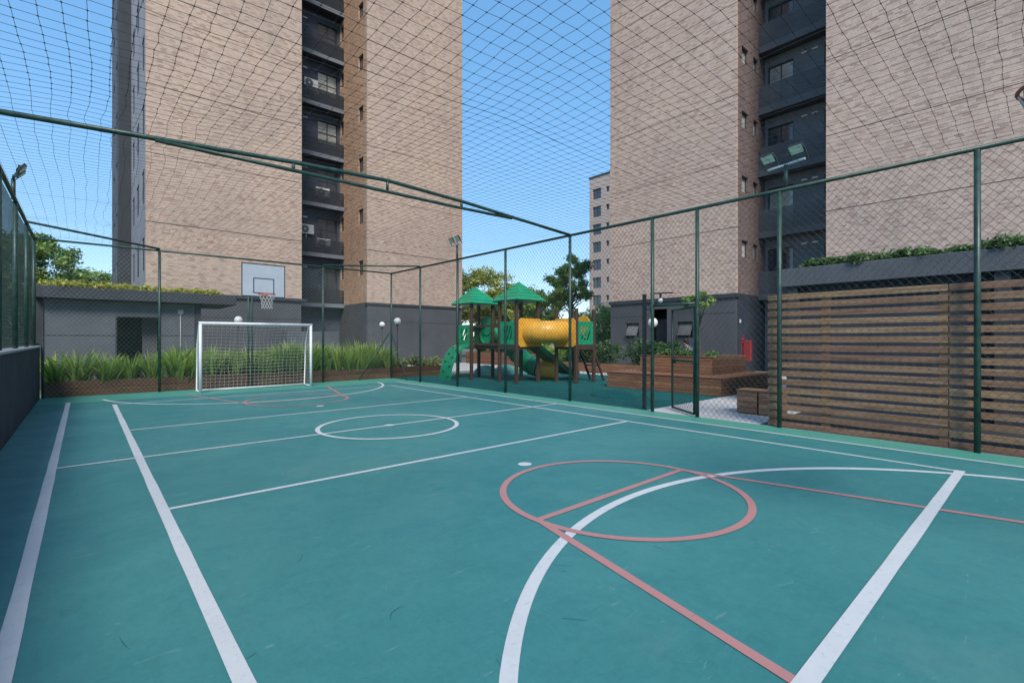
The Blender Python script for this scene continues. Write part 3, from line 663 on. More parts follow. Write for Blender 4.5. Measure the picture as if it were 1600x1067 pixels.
# ------------------------------------------------------------------ planter bed and leaves
def blades(n, h, spread, width, seed, lean=1.0):
    r = np.random.default_rng(seed); V = []; F = []; C = []
    for i in range(n):
        a = r.uniform(0, 2 * math.pi); rad = abs(r.normal(0, spread * .25)); L = h * r.uniform(.65, 1.12); bend = r.uniform(.05, .75) * lean; w = width * r.uniform(.7, 1.2)
        bx, by = rad * math.cos(a), rad * math.sin(a); da = a + r.normal(0, .5); dx, dy = math.cos(da), math.sin(da); sx, sy = -dy, dx
        tw = r.uniform(-.6, .6); k = 5; n0 = len(V); c = r.uniform(0, 1)
        for j in range(k + 1):
            t = j / k; out = spread * .45 * t + L * bend * t * t * .75; z = L * (t - bend * .38 * t * t * t); ww = w * (1 - t ** 2.2) * (.6 + .4 * min(1, t * 4)) + .001
            sa = sx * math.cos(tw * t) ; sb = sy * math.cos(tw * t); sz = math.sin(tw * t)
            V += [(bx + dx * out + sa * ww / 2, by + dy * out + sb * ww / 2, z + sz * ww / 2), (bx + dx * out - sa * ww / 2, by + dy * out - sb * ww / 2, z - sz * ww / 2)]
        for j in range(k): F.append((n0 + 2 * j, n0 + 2 * j + 1, n0 + 2 * j + 3, n0 + 2 * j + 2)); C.append(min(1, max(0, c * .6 + .4 * j / k)))
    return np.array(V), np.array(F), C

BY = 17.84
bed = thing('planter_bed', (5, BY, 0), 'long low wooden planter bed behind the back fence, full of strap leaves', 'planter')
for k, (x0, x1) in enumerate([(-0.8, 2.1), (2.11, 5.2), (5.21, 8.3), (8.31, 11.9)]):
    for z0, z1 in ((-.02, .185), (.19, .40)): P('board', BEDW, bed, lambda b: b.bbox(x0, x1, BY, BY + .05, z0, z1, .006))
P('end_board', BEDW, bed, lambda b: b.bbox(11.85, 11.9, BY + .06, 19.4, -.02, .40, .006))
P('soil', SOIL, bed, lambda b: b.box(-0.8, 11.84, BY + .06, 19.4, -.02, .33))
ORD = ['first', 'second', 'third', 'fourth', 'fifth', 'sixth', 'seventh', 'eighth', 'ninth', 'tenth', 'eleventh', 'twelfth', 'thirteenth', 'fourteenth', 'fifteenth', 'sixteenth', 'seventeenth', 'eighteenth', 'nineteenth', 'twentieth', 'twenty-first', 'twenty-second', 'twenty-third', 'twenty-fourth', 'twenty-fifth', 'twenty-sixth', 'twenty-seventh', 'twenty-eighth', 'twenty-ninth', 'thirtieth']
protos = []
for s in range(9):
    v, f, c = blades(120, 1.0, .50, .060, 40 + s); protos.append((v, f, c))
meshes = []
k = 0
for row, (yy, hh) in enumerate([(18.12, .92), (18.62, 1.08)]):
    x = -0.55 + 2.9 * row; ki = -1
    while x < 9.25:
        v, f, c = protos[k % 9]
        if len(meshes) < 9:
            t = raw_obj('strap_leaf_plant', v, f, STRAP, None, Vector((0, 0, 0)), rnd=c); meshes.append(t)
        else:
            t = meshes[k % 9].copy(); COL.objects.link(t)
        sc_ = hh * random.uniform(.72, 1.2) * (1.0 + .07 * (x > 5.5))
        t.location = (x + random.uniform(-.06, .06), yy + random.uniform(-.1, .1), .31); t.rotation_euler = (random.uniform(-.12, .12), random.uniform(-.12, .12), random.uniform(0, 6.28)); t.scale = (sc_ * 1.05, sc_ * 1.05, sc_)
        ki += 1
        tag(t, '%s clump of strap leaves from the navy wall, %s row of the back planter' % (ORD[ki], ('front', 'rear')[row]), 'plant', 'strap leaf clumps in the back planter')
        x += random.uniform(.46, .60) if row == 0 else random.uniform(.36, .5); k += 1

def leaf_cloud(clumps, n, size, seed, flat=0.0, shell=0.75):
    """leaves spread over many small clumps; clumps = list of (cx,cy,cz,r)"""
    r = np.random.default_rng(seed); cl = np.array(clumps); wt = cl[:, 3] ** 2; wt /= wt.sum()
    idx = r.choice(len(cl), n, p=wt); d = r.normal(0, 1, (n, 3)); d /= np.linalg.norm(d, axis=1, keepdims=True)
    rad = cl[idx, 3] * np.abs(r.normal(.8, .38, n))
    p = cl[idx, :3] + d * rad[:, None] * np.array([1.12, 1.12, .8])
    nrm = d * .7 + r.normal(0, .6, (n, 3)) + np.array([0, 0, .4 + flat]); nrm /= np.linalg.norm(nrm, axis=1, keepdims=True)
    ref = r.normal(0, 1, (n, 3)); u = np.cross(nrm, ref); u /= np.linalg.norm(u, axis=1, keepdims=True); w = np.cross(nrm, u)
    s = size * r.uniform(.6, 1.35, n)[:, None]
    V = np.stack([p - u * s * .95, p - w * s * .42 + nrm * s * .1, p + u * s * .95, p + w * s * .42 + nrm * s * .1], 1).reshape(-1, 3)
    F = np.arange(4 * n).reshape(n, 4)
    crnd = r.random(len(cl))
    return V, F, np.clip(.55 * crnd[idx] + .45 * r.random(n), 0, 1)

def tree(name, x, y, h, trunk_h, rx, ry, rz, label, material, seed, nleaf=9000, leaf=.15, nclump=60, czoff=0.0, tr_r=.14, lean=(0, 0), group='trees behind the court'):
    r = random.Random(seed); t = thing(name, (x, y, 0), label, 'tree', group)
    cz = h - rz + czoff; clumps = []
    for i in range(nclump):
        while True:
            d = Vector((r.gauss(0, 1), r.gauss(0, 1), r.gauss(0, 1)))
            if d.length > .1: break
        d.normalize(); q = r.uniform(.45, 1.0) ** .5
        if d.z < -.55: d.z *= .5
        cr = r.uniform(.10, .24) * (rx + ry) / 2 * (1.15 - .3 * q)
        clumps.append((x + lean[0] + d.x * rx * q, y + lean[1] + d.y * ry * q, cz + d.z * rz * q, cr))
    top = Vector((x + lean[0] * .8, y + lean[1] * .8, cz + rz * .1))
    def trunk(b):
        b.tube([(x, y, -.05), (x + lean[0] * .2 + .05, y + lean[1] * .2, trunk_h * .5), (x + lean[0] * .5, y + lean[1] * .5, trunk_h), tuple(top)], [tr_r * 1.25, tr_r, tr_r * .8, tr_r * .3], 9)
        for i in range(0, len(clumps), max(1, len(clumps) // 22)):
            c = Vector(clumps[i][:3]); s = Vector((x + lean[0] * .5, y + lean[1] * .5, trunk_h * r.uniform(.8, 1.0) + (cz - trunk_h) * r.uniform(0, .5)))
            mid = s.lerp(c, .5) + Vector((r.uniform(-.2, .2), r.uniform(-.2, .2), r.uniform(-.1, .25)))
            b.tube([s, mid, c], [tr_r * .38, tr_r * .22, tr_r * .08], 6)
    P('trunk', BARK, t, trunk, True)
    V, F, C = leaf_cloud(clumps, nleaf, leaf, seed)
    raw_obj('crown', V, F, material, t, rnd=C)
    return t
# ------------------------------------------------------------------ towers
FH = 3.0; Z0 = 3.65; NF = 10; ZT = Z0 + FH * NF
def wall_holes(plane, const, u0, u1, z0, z1, holes, depth, inward):
    """flat wall with rectangular openings and reveals going inward (+1/-1 along the axis)"""
    us = sorted({u0, u1, *[h[0] for h in holes], *[h[1] for h in holes]}); zs = sorted({z0, z1, *[h[2] for h in holes], *[h[3] for h in holes]})
    def pt(u, z, d=0.0): return (const + inward * d, u, z) if plane == 'X' else (u, const + inward * d, z)
    b = MB()
    for i in range(len(us) - 1):
        for j in range(len(zs) - 1):
            uc, zc = (us[i] + us[i + 1]) / 2, (zs[j] + zs[j + 1]) / 2
            if any(h[0] < uc < h[1] and h[2] < zc < h[3] for h in holes): continue
            b.add([pt(us[i], zs[j]), pt(us[i + 1], zs[j]), pt(us[i + 1], zs[j + 1]), pt(us[i], zs[j + 1])], [(0, 1, 2, 3)])
    for (a, c, e, g) in holes:
        for (p, q) in (((a, e), (c, e)), ((c, e), (c, g)), ((c, g), (a, g)), ((a, g), (a, e))):
            b.add([pt(*p), pt(*q), pt(*q, depth), pt(*p, depth)], [(0, 1, 2, 3)])
    return b
def window(parent, plane, const, inward, u0, u1, z0, z1, depth, glass=GLASS, mull=1, fw=.05, transom=False):
    def bx(b, a, c, e, g, d0, d1):
        x0, x1 = sorted((const + inward * d0, const + inward * d1))
        if plane == 'X': b.box(x0, x1, a, c, e, g)
        else: b.box(a, c, x0, x1, e, g)
    def fr_(b):
        d0, d1 = depth - .06, depth
        bx(b, u0, u1, z0, z0 + fw, d0, d1); bx(b, u0, u1, z1 - fw, z1, d0, d1); bx(b, u0, u0 + fw, z0 + fw, z1 - fw, d0, d1); bx(b, u1 - fw, u1, z0 + fw, z1 - fw, d0, d1)
        for k in range(1, mull + 1):
            u = u0 + (u1 - u0) * k / (mull + 1); bx(b, u - fw / 2, u + fw / 2, z0 + fw, z1 - fw, d0, d1)
        if transom: bx(b, u0 + fw, u1 - fw, (z0 + z1) / 2 - fw / 2, (z0 + z1) / 2 + fw / 2, d0 + .01, d1)
    w = P('window', FRAME, parent, fr_)
    P('pane', glass, w, lambda b: bx(b, u0 + .01, u1 - .01, z0 + .01, z1 - .01, depth - .03, depth - .015))
    return w
def panels(parent, plane, const, inward, u0, u1, material, zt=NF):
    for k in range(zt):
        z0 = Z0 + FH * k + (.0 if k == 0 else .014); z1 = Z0 + FH * (k + 1) - .014
        x0, x1 = sorted((const, const + inward * .18))
        P('brick_panel', material, parent, (lambda b: b.box(x0, x1, u0, u1, z0, z1)) if plane == 'X' else (lambda b: b.box(u0, u1, x0, x1, z0, z1)))

# left tower: front faces -Y at y = 26.1
TL = thing('apartment_tower', (10.5, 26.1, 0), 'tall pale brick apartment tower with dark balcony recess, left behind the goal', 'building', 'brick apartment towers')
YF = 26.1
P('core', CHAR2, TL, lambda b: (b.box(2.03, 8.48, YF + .17, 44, 3.55, ZT), b.box(12.32, 18.70, YF + .17, 44, 3.55, ZT), b.box(8.48, 12.32, 30.22, 44, -.03, ZT)))
panels(TL, 'Y', YF, 1, 2.0, 8.5, BRICK); panels(TL, 'Y', YF, 1, 12.1, 18.75, BRICK)
P('plinth', CHAR, TL, lambda b: (b.box(2.02, 8.48, YF + .03, 44, -.03, 3.55), b.box(12.12, 18.73, YF + .03, 44, -.03, 3.55)))
P('plinth_band', CHAR2, TL, lambda b: (b.box(1.96, 8.75, YF - .08, YF + .16, 3.50, 3.645), b.box(12.02, 18.79, YF - .04, YF + .16, 3.52, 3.645)))
for x0, x1 in ((2.02, 8.48), (12.12, 18.73)): P('plinth_joint', CHAR2, TL, lambda b: b.box(x0 + .01, x1 - .01, YF + .022, YF + .028, 2.55, 2.575))
hs = []
for k in range(NF):
    z = Z0 + FH * k; hs += [(26.62, 27.28, z + 1.62, z + 2.48), (29.42, 29.92, z + 1.62, z + 2.5)]
wall_holes('X', 12.1, YF + .18, 30.22, Z0, ZT, hs, .2, 1).build('recess_side_wall', BRICK_BOUNCE, TL)
for h in hs: window(TL, 'X', 12.1, 1, *h, .16, GLASS, 0, .04)
P('recess_plinth_wall', CHAR, TL, lambda b: b.box(12.1, 12.3, YF + .16, 30.22, 0, Z0 - .01))
hs = []
for k in range(NF):
    z = Z0 + FH * k; hs += [(10.72, 11.95, z + .95, z + 2.35)]
hs2 = hs
wall_holes('Y', 30.05, 8.48, 12.1, 0, ZT, hs, .17, 1).build('recess_back_wall', RECN, TL)
for i, h in enumerate(hs): window(TL, 'Y', 30.05, 1, *h, .14, [GLASS, GLASS, GLASS, GLASSL, GLASSL, GLASS, GLASSL][i % 7], 1, .05, True)
for k in range(NF):
    z = Z0 + FH * k
    bl = P('balcony', NAVY, TL, lambda b: b.box(8.5, 12.09, 29.40, 30.04, z - .16, z + .02))
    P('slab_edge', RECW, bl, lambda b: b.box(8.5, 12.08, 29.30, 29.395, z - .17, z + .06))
    P('parapet', BLACKP, bl, lambda b: [b.box(8.5, 12.07, 29.34, 29.37, z + .08 + q * .085, z + .145 + q * .085) for q in range(10)])
    P('vent', ACW, TL, lambda b: (b.box(9.25, 9.5, 30.0, 30.045, z + 2.28, z + 2.34), b.box(9.85, 10.1, 30.0, 30.045, z + 2.24, z + 2.30)))
# its left flank, facing -X
hs = []
for k in range(NF):
    z = Z0 + FH * k
    for y0, y1 in ((26.75, 27.9), (29.5, 30.9), (32.3, 33.6)): hs.append((y0, y1, z + .95, z + 2.45))
wall_holes('X', 2.0, YF + .18, 34.6, Z0, ZT, hs, .2, 1).build('flank_wall', FLANK_SHADE, TL)
for h in hs: window(TL, 'X', 2.0, 1, *h, .17, GLASS, 1, .05)
P('flank_pier', CHAR2, TL, lambda b: b.box(1.45, 2.2, 34.6, 36.2, 0, ZT))
hs = []
for k in range(NF):
    z = Z0 + FH * k; hs += [(36.9, 38.2, z + .95, z + 2.45), (40.2, 41.6, z + .95, z + 2.45)]
wall_holes('X', 1.48, 36.2, 44, 0, ZT, hs, .2, 1).build('flank_wall', CHARL, TL)
for h in hs: window(TL, 'X', 1.48, 1, *h, .17, GLASS, 1, .05)
P('roof_slab', CHAR2, TL, lambda b: b.box(1.4, 18.85, YF - .1, 44.1, ZT, ZT + .4))

# right tower: fronts face -X at x = 22.2
TR = thing('apartment_tower', (22.2, 6, 0), 'tall pale brick apartment tower with dark balcony recess, right behind the deck', 'building', 'brick apartment towers')
XF = 22.2
P('core', CHAR2, TR, lambda b: (b.box(XF + .17, 40, 9.88, 16.63, 3.55, ZT), b.box(XF + .17, 40, -8, 6.05, 3.55, ZT), b.box(25.62, 40, 6.05, 9.88, -.03, ZT)))
panels(TR, 'X', XF, 1, 9.65, 16.68, BRICK_HAZE); panels(TR, 'X', XF, 1, -8, 6.1, BRICK_HAZE)
hb = [(14.81, 15.62, 1.62, 2.42), (11.76, 12.58, 1.62, 2.42), (13.15, 14.15, -.03, 3.1)]
wall_holes('X', XF + .02, 9.67, 16.66, -.03, 3.55, hb, .25, 1).build('plinth', CHAR, TR)
P('plinth_end', CHAR, TR, lambda b: (b.box(XF + .03, 40, 16.3, 16.66, -.03, 3.55), b.box(XF + .03, 40, 9.67, 9.87, -.03, 3.55)))
P('plinth', CHAR, TR, lambda b: b.box(XF + .02, 40, -7.98, 6.08, -.03, 3.55))
P('plinth_band', CHAR2, TR, lambda b: (b.box(XF - .06, XF + .16, 9.58, 16.74, 3.46, 3.645), b.box(XF - .06, XF + .16, -8, 6.16, 3.46, 3.645)))
P('plinth_joint', CHAR2, TR, lambda b: (b.box(XF + .012, XF + .018, 9.7, 11.5, 2.75, 2.775), b.box(XF + .012, XF + .018, 14.3, 16.6, 2.75, 2.775)))
P('interior_wall', BLACKP, TR, lambda b: b.box(XF + 1.2, XF + 1.3, 9.9, 16.3, -.03, 3.5))
for h in hb[:2]:
    w = window(TR, 'X', XF + .02, 1, *h, .2, GLASS, 0, .05)
    P('awning_sash', GLASSM, w, lambda b: b.add([(XF + .20, h[0] + .06, h[3] - .08), (XF + .20, h[1] - .06, h[3] - .08), (XF - .12, h[1] - .06, h[2] + .12), (XF - .12, h[0] + .06, h[2] + .12),
        (XF + .18, h[0] + .06, h[3] - .06), (XF + .18, h[1] - .06, h[3] - .06), (XF - .14, h[1] - .06, h[2] + .14), (XF - .14, h[0] + .06, h[2] + .14)], [(0, 1, 2, 3), (4, 5, 6, 7), (0, 1, 5, 4), (2, 3, 7, 6), (0, 3, 7, 4), (1, 2, 6, 5)]))
dr = P('door', BLACKP, TR, lambda b: b.box(XF + .5, XF + .55, 13.2, 14.1, 0, 2.6)); P('handle', ACW, dr, lambda b: b.box(XF + .45, XF + .5, 13.3, 13.36, 1.0, 1.15))
hs = []
for k in range(NF):
    z = Z0 + FH * k; hs += [(22.78, 23.5, z + 1.72, z + 2.5), (24.06, 24.62, z + 1.72, z + 2.46)]
wall_holes('Y', 9.65, XF + .18, 25.62, Z0, ZT, hs, .22, 1).build('recess_side_wall', BRICK_SHADE, TR)
for h in hs: window(TR, 'Y', 9.65, 1, *h, .18, GLASSL, 0, .04)
P('recess_plinth_wall', NAVY, TR, lambda b: b.box(XF + .16, 25.62, 9.64, 9.66, 0, Z0 - .01))
hs = []
for k in range(NF):
    z = Z0 + FH * k; hs += [(8.35, 9.5, z + .1, z + 2.35), (6.4, 7.05, z + .1, z + 2.45)]
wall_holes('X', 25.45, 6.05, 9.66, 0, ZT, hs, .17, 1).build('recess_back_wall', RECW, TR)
for i, h in enumerate(hs): window(TR, 'X', 25.45, 1, *h, .14, GLASSL if i % 2 == 0 and i % 4 else GLASS, 1 if i % 2 == 0 else 0, .05)
for k in range(NF):
    z = Z0 + FH * k
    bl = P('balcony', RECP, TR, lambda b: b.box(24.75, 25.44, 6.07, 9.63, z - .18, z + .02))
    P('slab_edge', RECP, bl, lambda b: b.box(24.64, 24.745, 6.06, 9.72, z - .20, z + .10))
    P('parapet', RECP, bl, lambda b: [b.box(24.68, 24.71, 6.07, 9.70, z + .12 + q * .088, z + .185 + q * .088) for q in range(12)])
    P('vent', ACW, TR, lambda b: (b.box(25.40, 25.445, 7.3, 7.55, z + 2.38, z + 2.45), b.box(25.40, 25.445, 7.75, 8.0, z + 2.38, z + 2.45)))
P('roof_slab', CHAR2, TR, lambda b: b.box(XF - .1, 40.1, -8.1, 16.78, ZT, ZT + .4))

# distant tower
TF = thing('apartment_building', (58.8, 40, 0), 'distant pink apartment block with rows of windows beyond the trees', 'building')
P('core', FARW, TF, lambda b: b.box(59.3, 74, 30, 48.13, 0, 26.4)); P('parapet_cap', CHAR2, TF, lambda b: b.box(58.7, 74, 29.9, 48.25, 26.4, 26.6))
hs = []
for k in range(8):
    z = 23.0 - 2.72 * k; hs += [(45.9, 47.5, z, z + 1.6), (44.35, 44.94, z + .7, z + 1.5)]
wall_holes('X', 58.8, 30, 48.13, 0, 26.4, hs, .3, 1).build('front_wall', FARW, TF)
P('side_wall', FARW, TF, lambda b: b.box(58.81, 59.31, 48.0, 48.12, 0, 26.39))
for h in hs: window(TF, 'X', 58.8, 1, *h, .25, GLASS, 1 if h[1] - h[0] > 1 else 0, .08)
def ac_unit(x, y, z, face, label):
    t = thing('air_conditioner', (x, y, z), label, 'air conditioner', 'outdoor air conditioner units')
    w, h, d = .82, .56, .30
    if face == 'Y':
        P('casing', ACW, t, lambda b: b.bbox(x - w / 2, x + w / 2, y, y + d, z, z + h, .02))
        P('fan_grille', GRILL, t, lambda b: (b.tube([(x - .12, y + .01, z + h / 2), (x - .12, y - .012, z + h / 2)], .23, 20), ))
        P('fan_hub', ACW, t, lambda b: b.tube([(x - .12, y - .008, z + h / 2), (x - .12, y - .022, z + h / 2)], .05, 12))
        P('pipe', ACW, t, lambda b: b.tube([(x, y + .12, z), (x - .03, y + .1, z - .18), (x + .02, y + .1, z - .34)], .025, 6))
        P('bracket', BLACKP, t, lambda b: (b.box(x - .33, x - .29, y, y + .55, z - .04, z), b.box(x + .29, x + .33, y, y + .55, z - .04, z)))
    return t
zk = Z0 + FH
ac_unit(9.95, 29.62, zk + 1.18, 'Y', 'white air conditioner with a round dark fan above the lowest open balcony')
ac_unit(10.95, 29.62, zk + .45, 'Y', 'white air conditioner half hidden behind the parapet, lower balcony')
ac_unit(10.2, 29.62, Z0 + FH * 4 + .95, 'Y', 'white air conditioner on the high balcony near the top, left tower')
ac_unit(10.25, 29.62, Z0 + FH * 4 + .34, 'Y', 'lower of the two white air conditioners on the high balcony')
ac_unit(10.9, 29.62, Z0 + FH * 2 + .55, 'Y', 'white air conditioner behind the parapet two storeys above the pavilion')

# ------------------------------------------------------------------ pavilions with planted roofs
def roof_green(name, x0, x1, y0, y1, z, n, size, material, label, cat, seed, hgt=.18):
    r = random.Random(seed); cl = []
    for i in range(int((x1 - x0) * (y1 - y0) * 22) + 40):
        cl.append((r.uniform(x0, x1), r.uniform(y0, y1), z + r.uniform(0, hgt * .5), r.uniform(.5, 1.1) * hgt))
    V, F, C = leaf_cloud(cl, n, size, seed, .5)
    return tag(raw_obj(name, V, F, material, None, Vector(((x0 + x1) / 2, (y0 + y1) / 2, z)), rnd=C), label, cat, kind='stuff')
hut = thing('pavilion', (1.6, 20.9, 0), 'grey garden pavilion with a flat dark planted roof behind the planter bed', 'pavilion')
P('roof_slab', CHAR2, hut, lambda b: b.bbox(-1.15, 4.3, 20.5, 23.6, 2.82, 3.19, .015))
P('stucco_wall', CHARL, hut, lambda b: wh.add([], []) if False else None) if False else None
wall_holes('Y', 20.9, -0.93, 3.03, 0, 2.80, [(0.82, 1.97, 0, 2.30)], .2, 1).build('front_wall', CHARL, hut)
P('wall_joint', CHAR2, hut, lambda b: b.box(-0.92, .80, 20.893, 20.899, 1.66, 1.685)); P('wall_joint', CHAR2, hut, lambda b: b.box(1.99, 3.02, 20.893, 20.899, 1.66, 1.685))
P('conduit', COPE, hut, lambda b: b.tube([(2.6, 20.88, 0), (2.6, 20.88, 2.5)], .018, 6), True); P('switch_box', COPE, hut, lambda b: b.bbox(2.52, 2.68, 20.84, 20.895, 2.45, 2.6, .006))
P('corner_post', CHAR2, hut, lambda b: (b.box(3.04, 3.22, 20.86, 21.04, 0, 2.82), ))
P('corner_post', CHAR2, hut, lambda b: b.box(-1.12, -0.94, 20.86, 21.04, 0, 2.82))
P('door_frame', CHAR2, hut, lambda b: (b.box(.79, .83, 20.87, 21.08, 0, 2.33), b.box(.83, 1.96, 20.87, 21.08, 2.29, 2.33)))
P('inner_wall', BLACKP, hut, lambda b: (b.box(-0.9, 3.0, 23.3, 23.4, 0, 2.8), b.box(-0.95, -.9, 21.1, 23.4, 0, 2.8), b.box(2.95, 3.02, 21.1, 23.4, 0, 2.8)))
P('inner_panel', CHAR, hut, lambda b: b.box(1.55, 1.98, 21.5, 21.6, 0, 2.3))
roof_green('roof_planting', -1.0, 3.95, 20.62, 23.4, 3.22, 17000, .055, SEDUM, 'yellow green sedum covering the flat roof of the grey pavilion', 'ground cover', 5, .17)

pg = thing('pergola', (13, 0, 0), 'dark flat roofed shelter behind the slatted wood screen, plants on top', 'shelter')
P('fascia', CHARL, pg, lambda b: b.bbox(11.6, 11.75, -6, 4.05, 2.70, 3.09, .01))
P('roof_slab', CHAR2, pg, lambda b: b.box(11.76, 19.0, -6, 4.04, 2.74, 3.06))
P('side_fascia', CHAR2, pg, lambda b: b.box(11.76, 19.0, 4.045, 4.10, 2.70, 3.08))
P('dark_backing_wall', NAVY, pg, lambda b: b.box(11.85, 11.95, -6, 4.03, 0, 2.735))  # dark backing set close behind the screen to darken its gaps
for y in (3.85, 0.6, -2.6): P('column', CHAR2, pg, lambda b: b.box(11.66, 11.84, y - .1, y + .1, 0, 2.735))
roof_green('roof_planting', 11.68, 12.9, -5.5, 3.75, 3.15, 42000, .042, ROOFG, 'low green ground cover along the roof edge of the dark shelter', 'ground cover', 6, .13)

scr = thing('slatted_screen', (9.27, 1.2, 0), 'tall weathered wood screen of horizontal slats behind the right fence', 'screen')
pitch = .1495
for k in range(16):
    z1 = 2.335 - k * pitch; z0 = max(z1 - .097, -.02)
    for (y0, y1) in ((1.02, 3.46), (-1.6, 1.015)):
        P('slat', SLATW, scr, lambda b: b.bbox(9.24, 9.265, y0 + .003, y1 - .003, z0 + random.uniform(-.003, .003), z1 + random.uniform(-.003, .003), .004))
for y in (3.38, 2.55, 1.06, -.5):
    P('batten', SLATW, scr, lambda b: b.bbox(9.268, 9.305, y - .065, y + .065, 0, 2.31, .005))
    P('screen_post', SLATW, scr, lambda b: b.box(9.31, 9.39, y - .045, y + .045, 0, 2.28))

# ------------------------------------------------------------------ deck, seats, planters
dk = thing('wooden_deck', (14.3, 7.6, 0), 'stepped deck of red brown boards beside the playground', 'deck')
def boards_x(parent, x, y0, y1, z0, z1, n, material=DECKW):
    h = (z1 - z0) / n
    for k in range(n): P('board', material, parent, lambda b: b.bbox(x, x + .03, y0, y1, z0 + k * h + .004, z0 + (k + 1) * h - .004, .004))
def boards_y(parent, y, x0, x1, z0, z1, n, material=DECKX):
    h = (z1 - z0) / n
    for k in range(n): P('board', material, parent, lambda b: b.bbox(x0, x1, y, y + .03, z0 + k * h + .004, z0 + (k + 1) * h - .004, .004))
def boards_top(parent, x0, x1, y0, y1, z, n, material=DECKW):
    w = (x1 - x0) / n
    for k in range(n): P('top_board', material, parent, lambda b: b.bbox(x0 + k * w + .003, x0 + (k + 1) * w - .003, y0, y1, z - .03, z, .004))
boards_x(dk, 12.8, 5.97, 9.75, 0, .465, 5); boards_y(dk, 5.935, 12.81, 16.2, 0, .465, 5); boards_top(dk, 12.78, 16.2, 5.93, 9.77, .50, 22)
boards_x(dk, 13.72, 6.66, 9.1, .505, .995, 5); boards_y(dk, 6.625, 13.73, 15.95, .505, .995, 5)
boards_top(dk, 13.70, 13.95, 6.62, 9.12, 1.03, 2); boards_top(dk, 15.5, 15.95, 6.62, 9.12, 1.03, 3)
P('deck_core', SOIL, dk, lambda b: (b.box(12.84, 16.15, 5.98, 9.72, 0, .46), b.box(13.96, 15.49, 6.67, 9.08, .51, 1.0)))
def hedge(name, x0, x1, y0, y1, z0, z1, n, leaf, material, label, seed, cat='shrub', group=None):
    r = random.Random(seed); cl = []
    m = max(10, int((x1 - x0) * (y1 - y0) * (z1 - z0) * 30))
    for i in range(m): cl.append((r.uniform(x0, x1), r.uniform(y0, y1), z0 + (z1 - z0) * r.uniform(.15, 1) * r.uniform(.7, 1), r.uniform(.10, .2)))
    t = thing(name, ((x0 + x1) / 2, (y0 + y1) / 2, z0), label, cat, group)
    V, F, C = leaf_cloud(cl, n, leaf, seed); raw_obj('foliage', V, F, material, t, rnd=C)
    P('stems', BARK, t, lambda b: [b.tube([(c[0] * .4 + (x0 + x1) / 2 * .6, c[1], z0 - .05), (c[0], c[1], c[2])], .012, 5) for c in cl[::3]])
    return t
hedge('low_hedge', 13.98, 14.5, 6.75, 8.6, 1.0, 1.17, 2600, .05, ROOFG, 'low bright green planting on top of the stepped deck', 61)
for (y0, label) in ((4.06, 'wooden cube seat next to the gate, left of the pair'), (3.62, 'wooden cube seat half hidden by the slatted screen')):
    t = thing('cube_seat', (10.5, y0 + .2, 0), label, 'seat', 'wooden cube seats'); hh = .50
    boards_x(t, 10.28, y0, y0 + .40, .02, hh - .03, 4, SLATW); boards_y(t, y0 - .001, 10.32, 10.70, .02, hh - .03, 4, SLATW)
    P('body', SLATW, t, lambda b: b.box(10.315, 10.70, y0 + .035, y0 + .395, 0, hh - .035))
    for q in range(3): P('top_board', SLATW, t, lambda b: b.bbox(10.27 + q * .145, 10.27 + q * .145 + .14, y0 - .01, y0 + .41, hh - .03, hh, .005))
rp = thing('planter_box', (18.3, 13.2, 0), 'long wooden planter of red brown boards along the right tower', 'planter')
boards_x(rp, 18.0, 10.3, 18.5, 0, .42, 3); boards_y(rp, 10.26, 18.01, 19.6, 0, .42, 3)
P('soil', SOIL, rp, lambda b: b.box(18.04, 19.6, 10.3, 18.5, 0, .37))
for i, (y0, y1, z1, lab) in enumerate([(10.4, 11.6, 1.5, 'dark green shrub under the awning window, beside the person'), (11.6, 13.0, 1.62, 'dark green shrub right of the dark doorway'),
                                   (13.9, 15.2, 1.55, 'dark green shrub left of the dark doorway'), (15.2, 16.6, 1.45, 'dark green shrub at the tower corner beside the playground ladder'), (16.6, 18.3, 1.2, 'light green shrub beyond the playground ladder')]):
    hedge('shrub', 18.15, 19.4, y0, y1, .35, z1, 2600, .07, HEDGE if i < 4 else STRAP, lab, 70 + i, group='shrubs in the long planter')
lw = thing('low_wall', (19, 22, 0), 'low red brown garden wall beyond the playground', 'wall')
boards_x(lw, 18.6, 18.9, 25.5, 0, .75, 5)
P('wall_core', SOIL, lw, lambda b: b.box(18.64, 19.3, 18.9, 25.5, 0, .72))
for i in range(4):
    y0 = 19 + i * 1.6; hedge('shrub', 18.8, 20.2, y0, y0 + 1.5, .7, 1.55 + .15 * (i % 2), 2200, .08, [STRAP, HEDGE, TREEY, STRAP][i], ['bright green shrub nearest the planter end, behind the playground', 'dark shrub behind the yellow tunnel', 'olive shrub seen under the playground bridge', 'bright shrub at the far end of the garden wall'][i], 80 + i, group='shrubs on the garden wall')
for i in range(5):
    x0 = 9.3 + i * .52; hedge('shrub', x0, x0 + .55, 18.0, 18.9, .3, .72 + .06 * (i % 3), 900, .055, PALES, ['pale yellow shrub right behind the corner fence post', 'pale yellow shrub, second from the corner post', 'pale yellow shrub in the middle of the low row', 'pale yellow shrub, second from the green climber', 'pale yellow shrub nearest to the green climber'][i], 90 + i, group='pale shrubs in the planter bed')
gw = P('concrete_planter', CHARL, None, lambda b: b.box(6.6, 8.9, 22.2, 23.0, 0, 1.9)); tag(gw, 'grey block wall standing behind the strap leaves, right of the goal', 'wall')

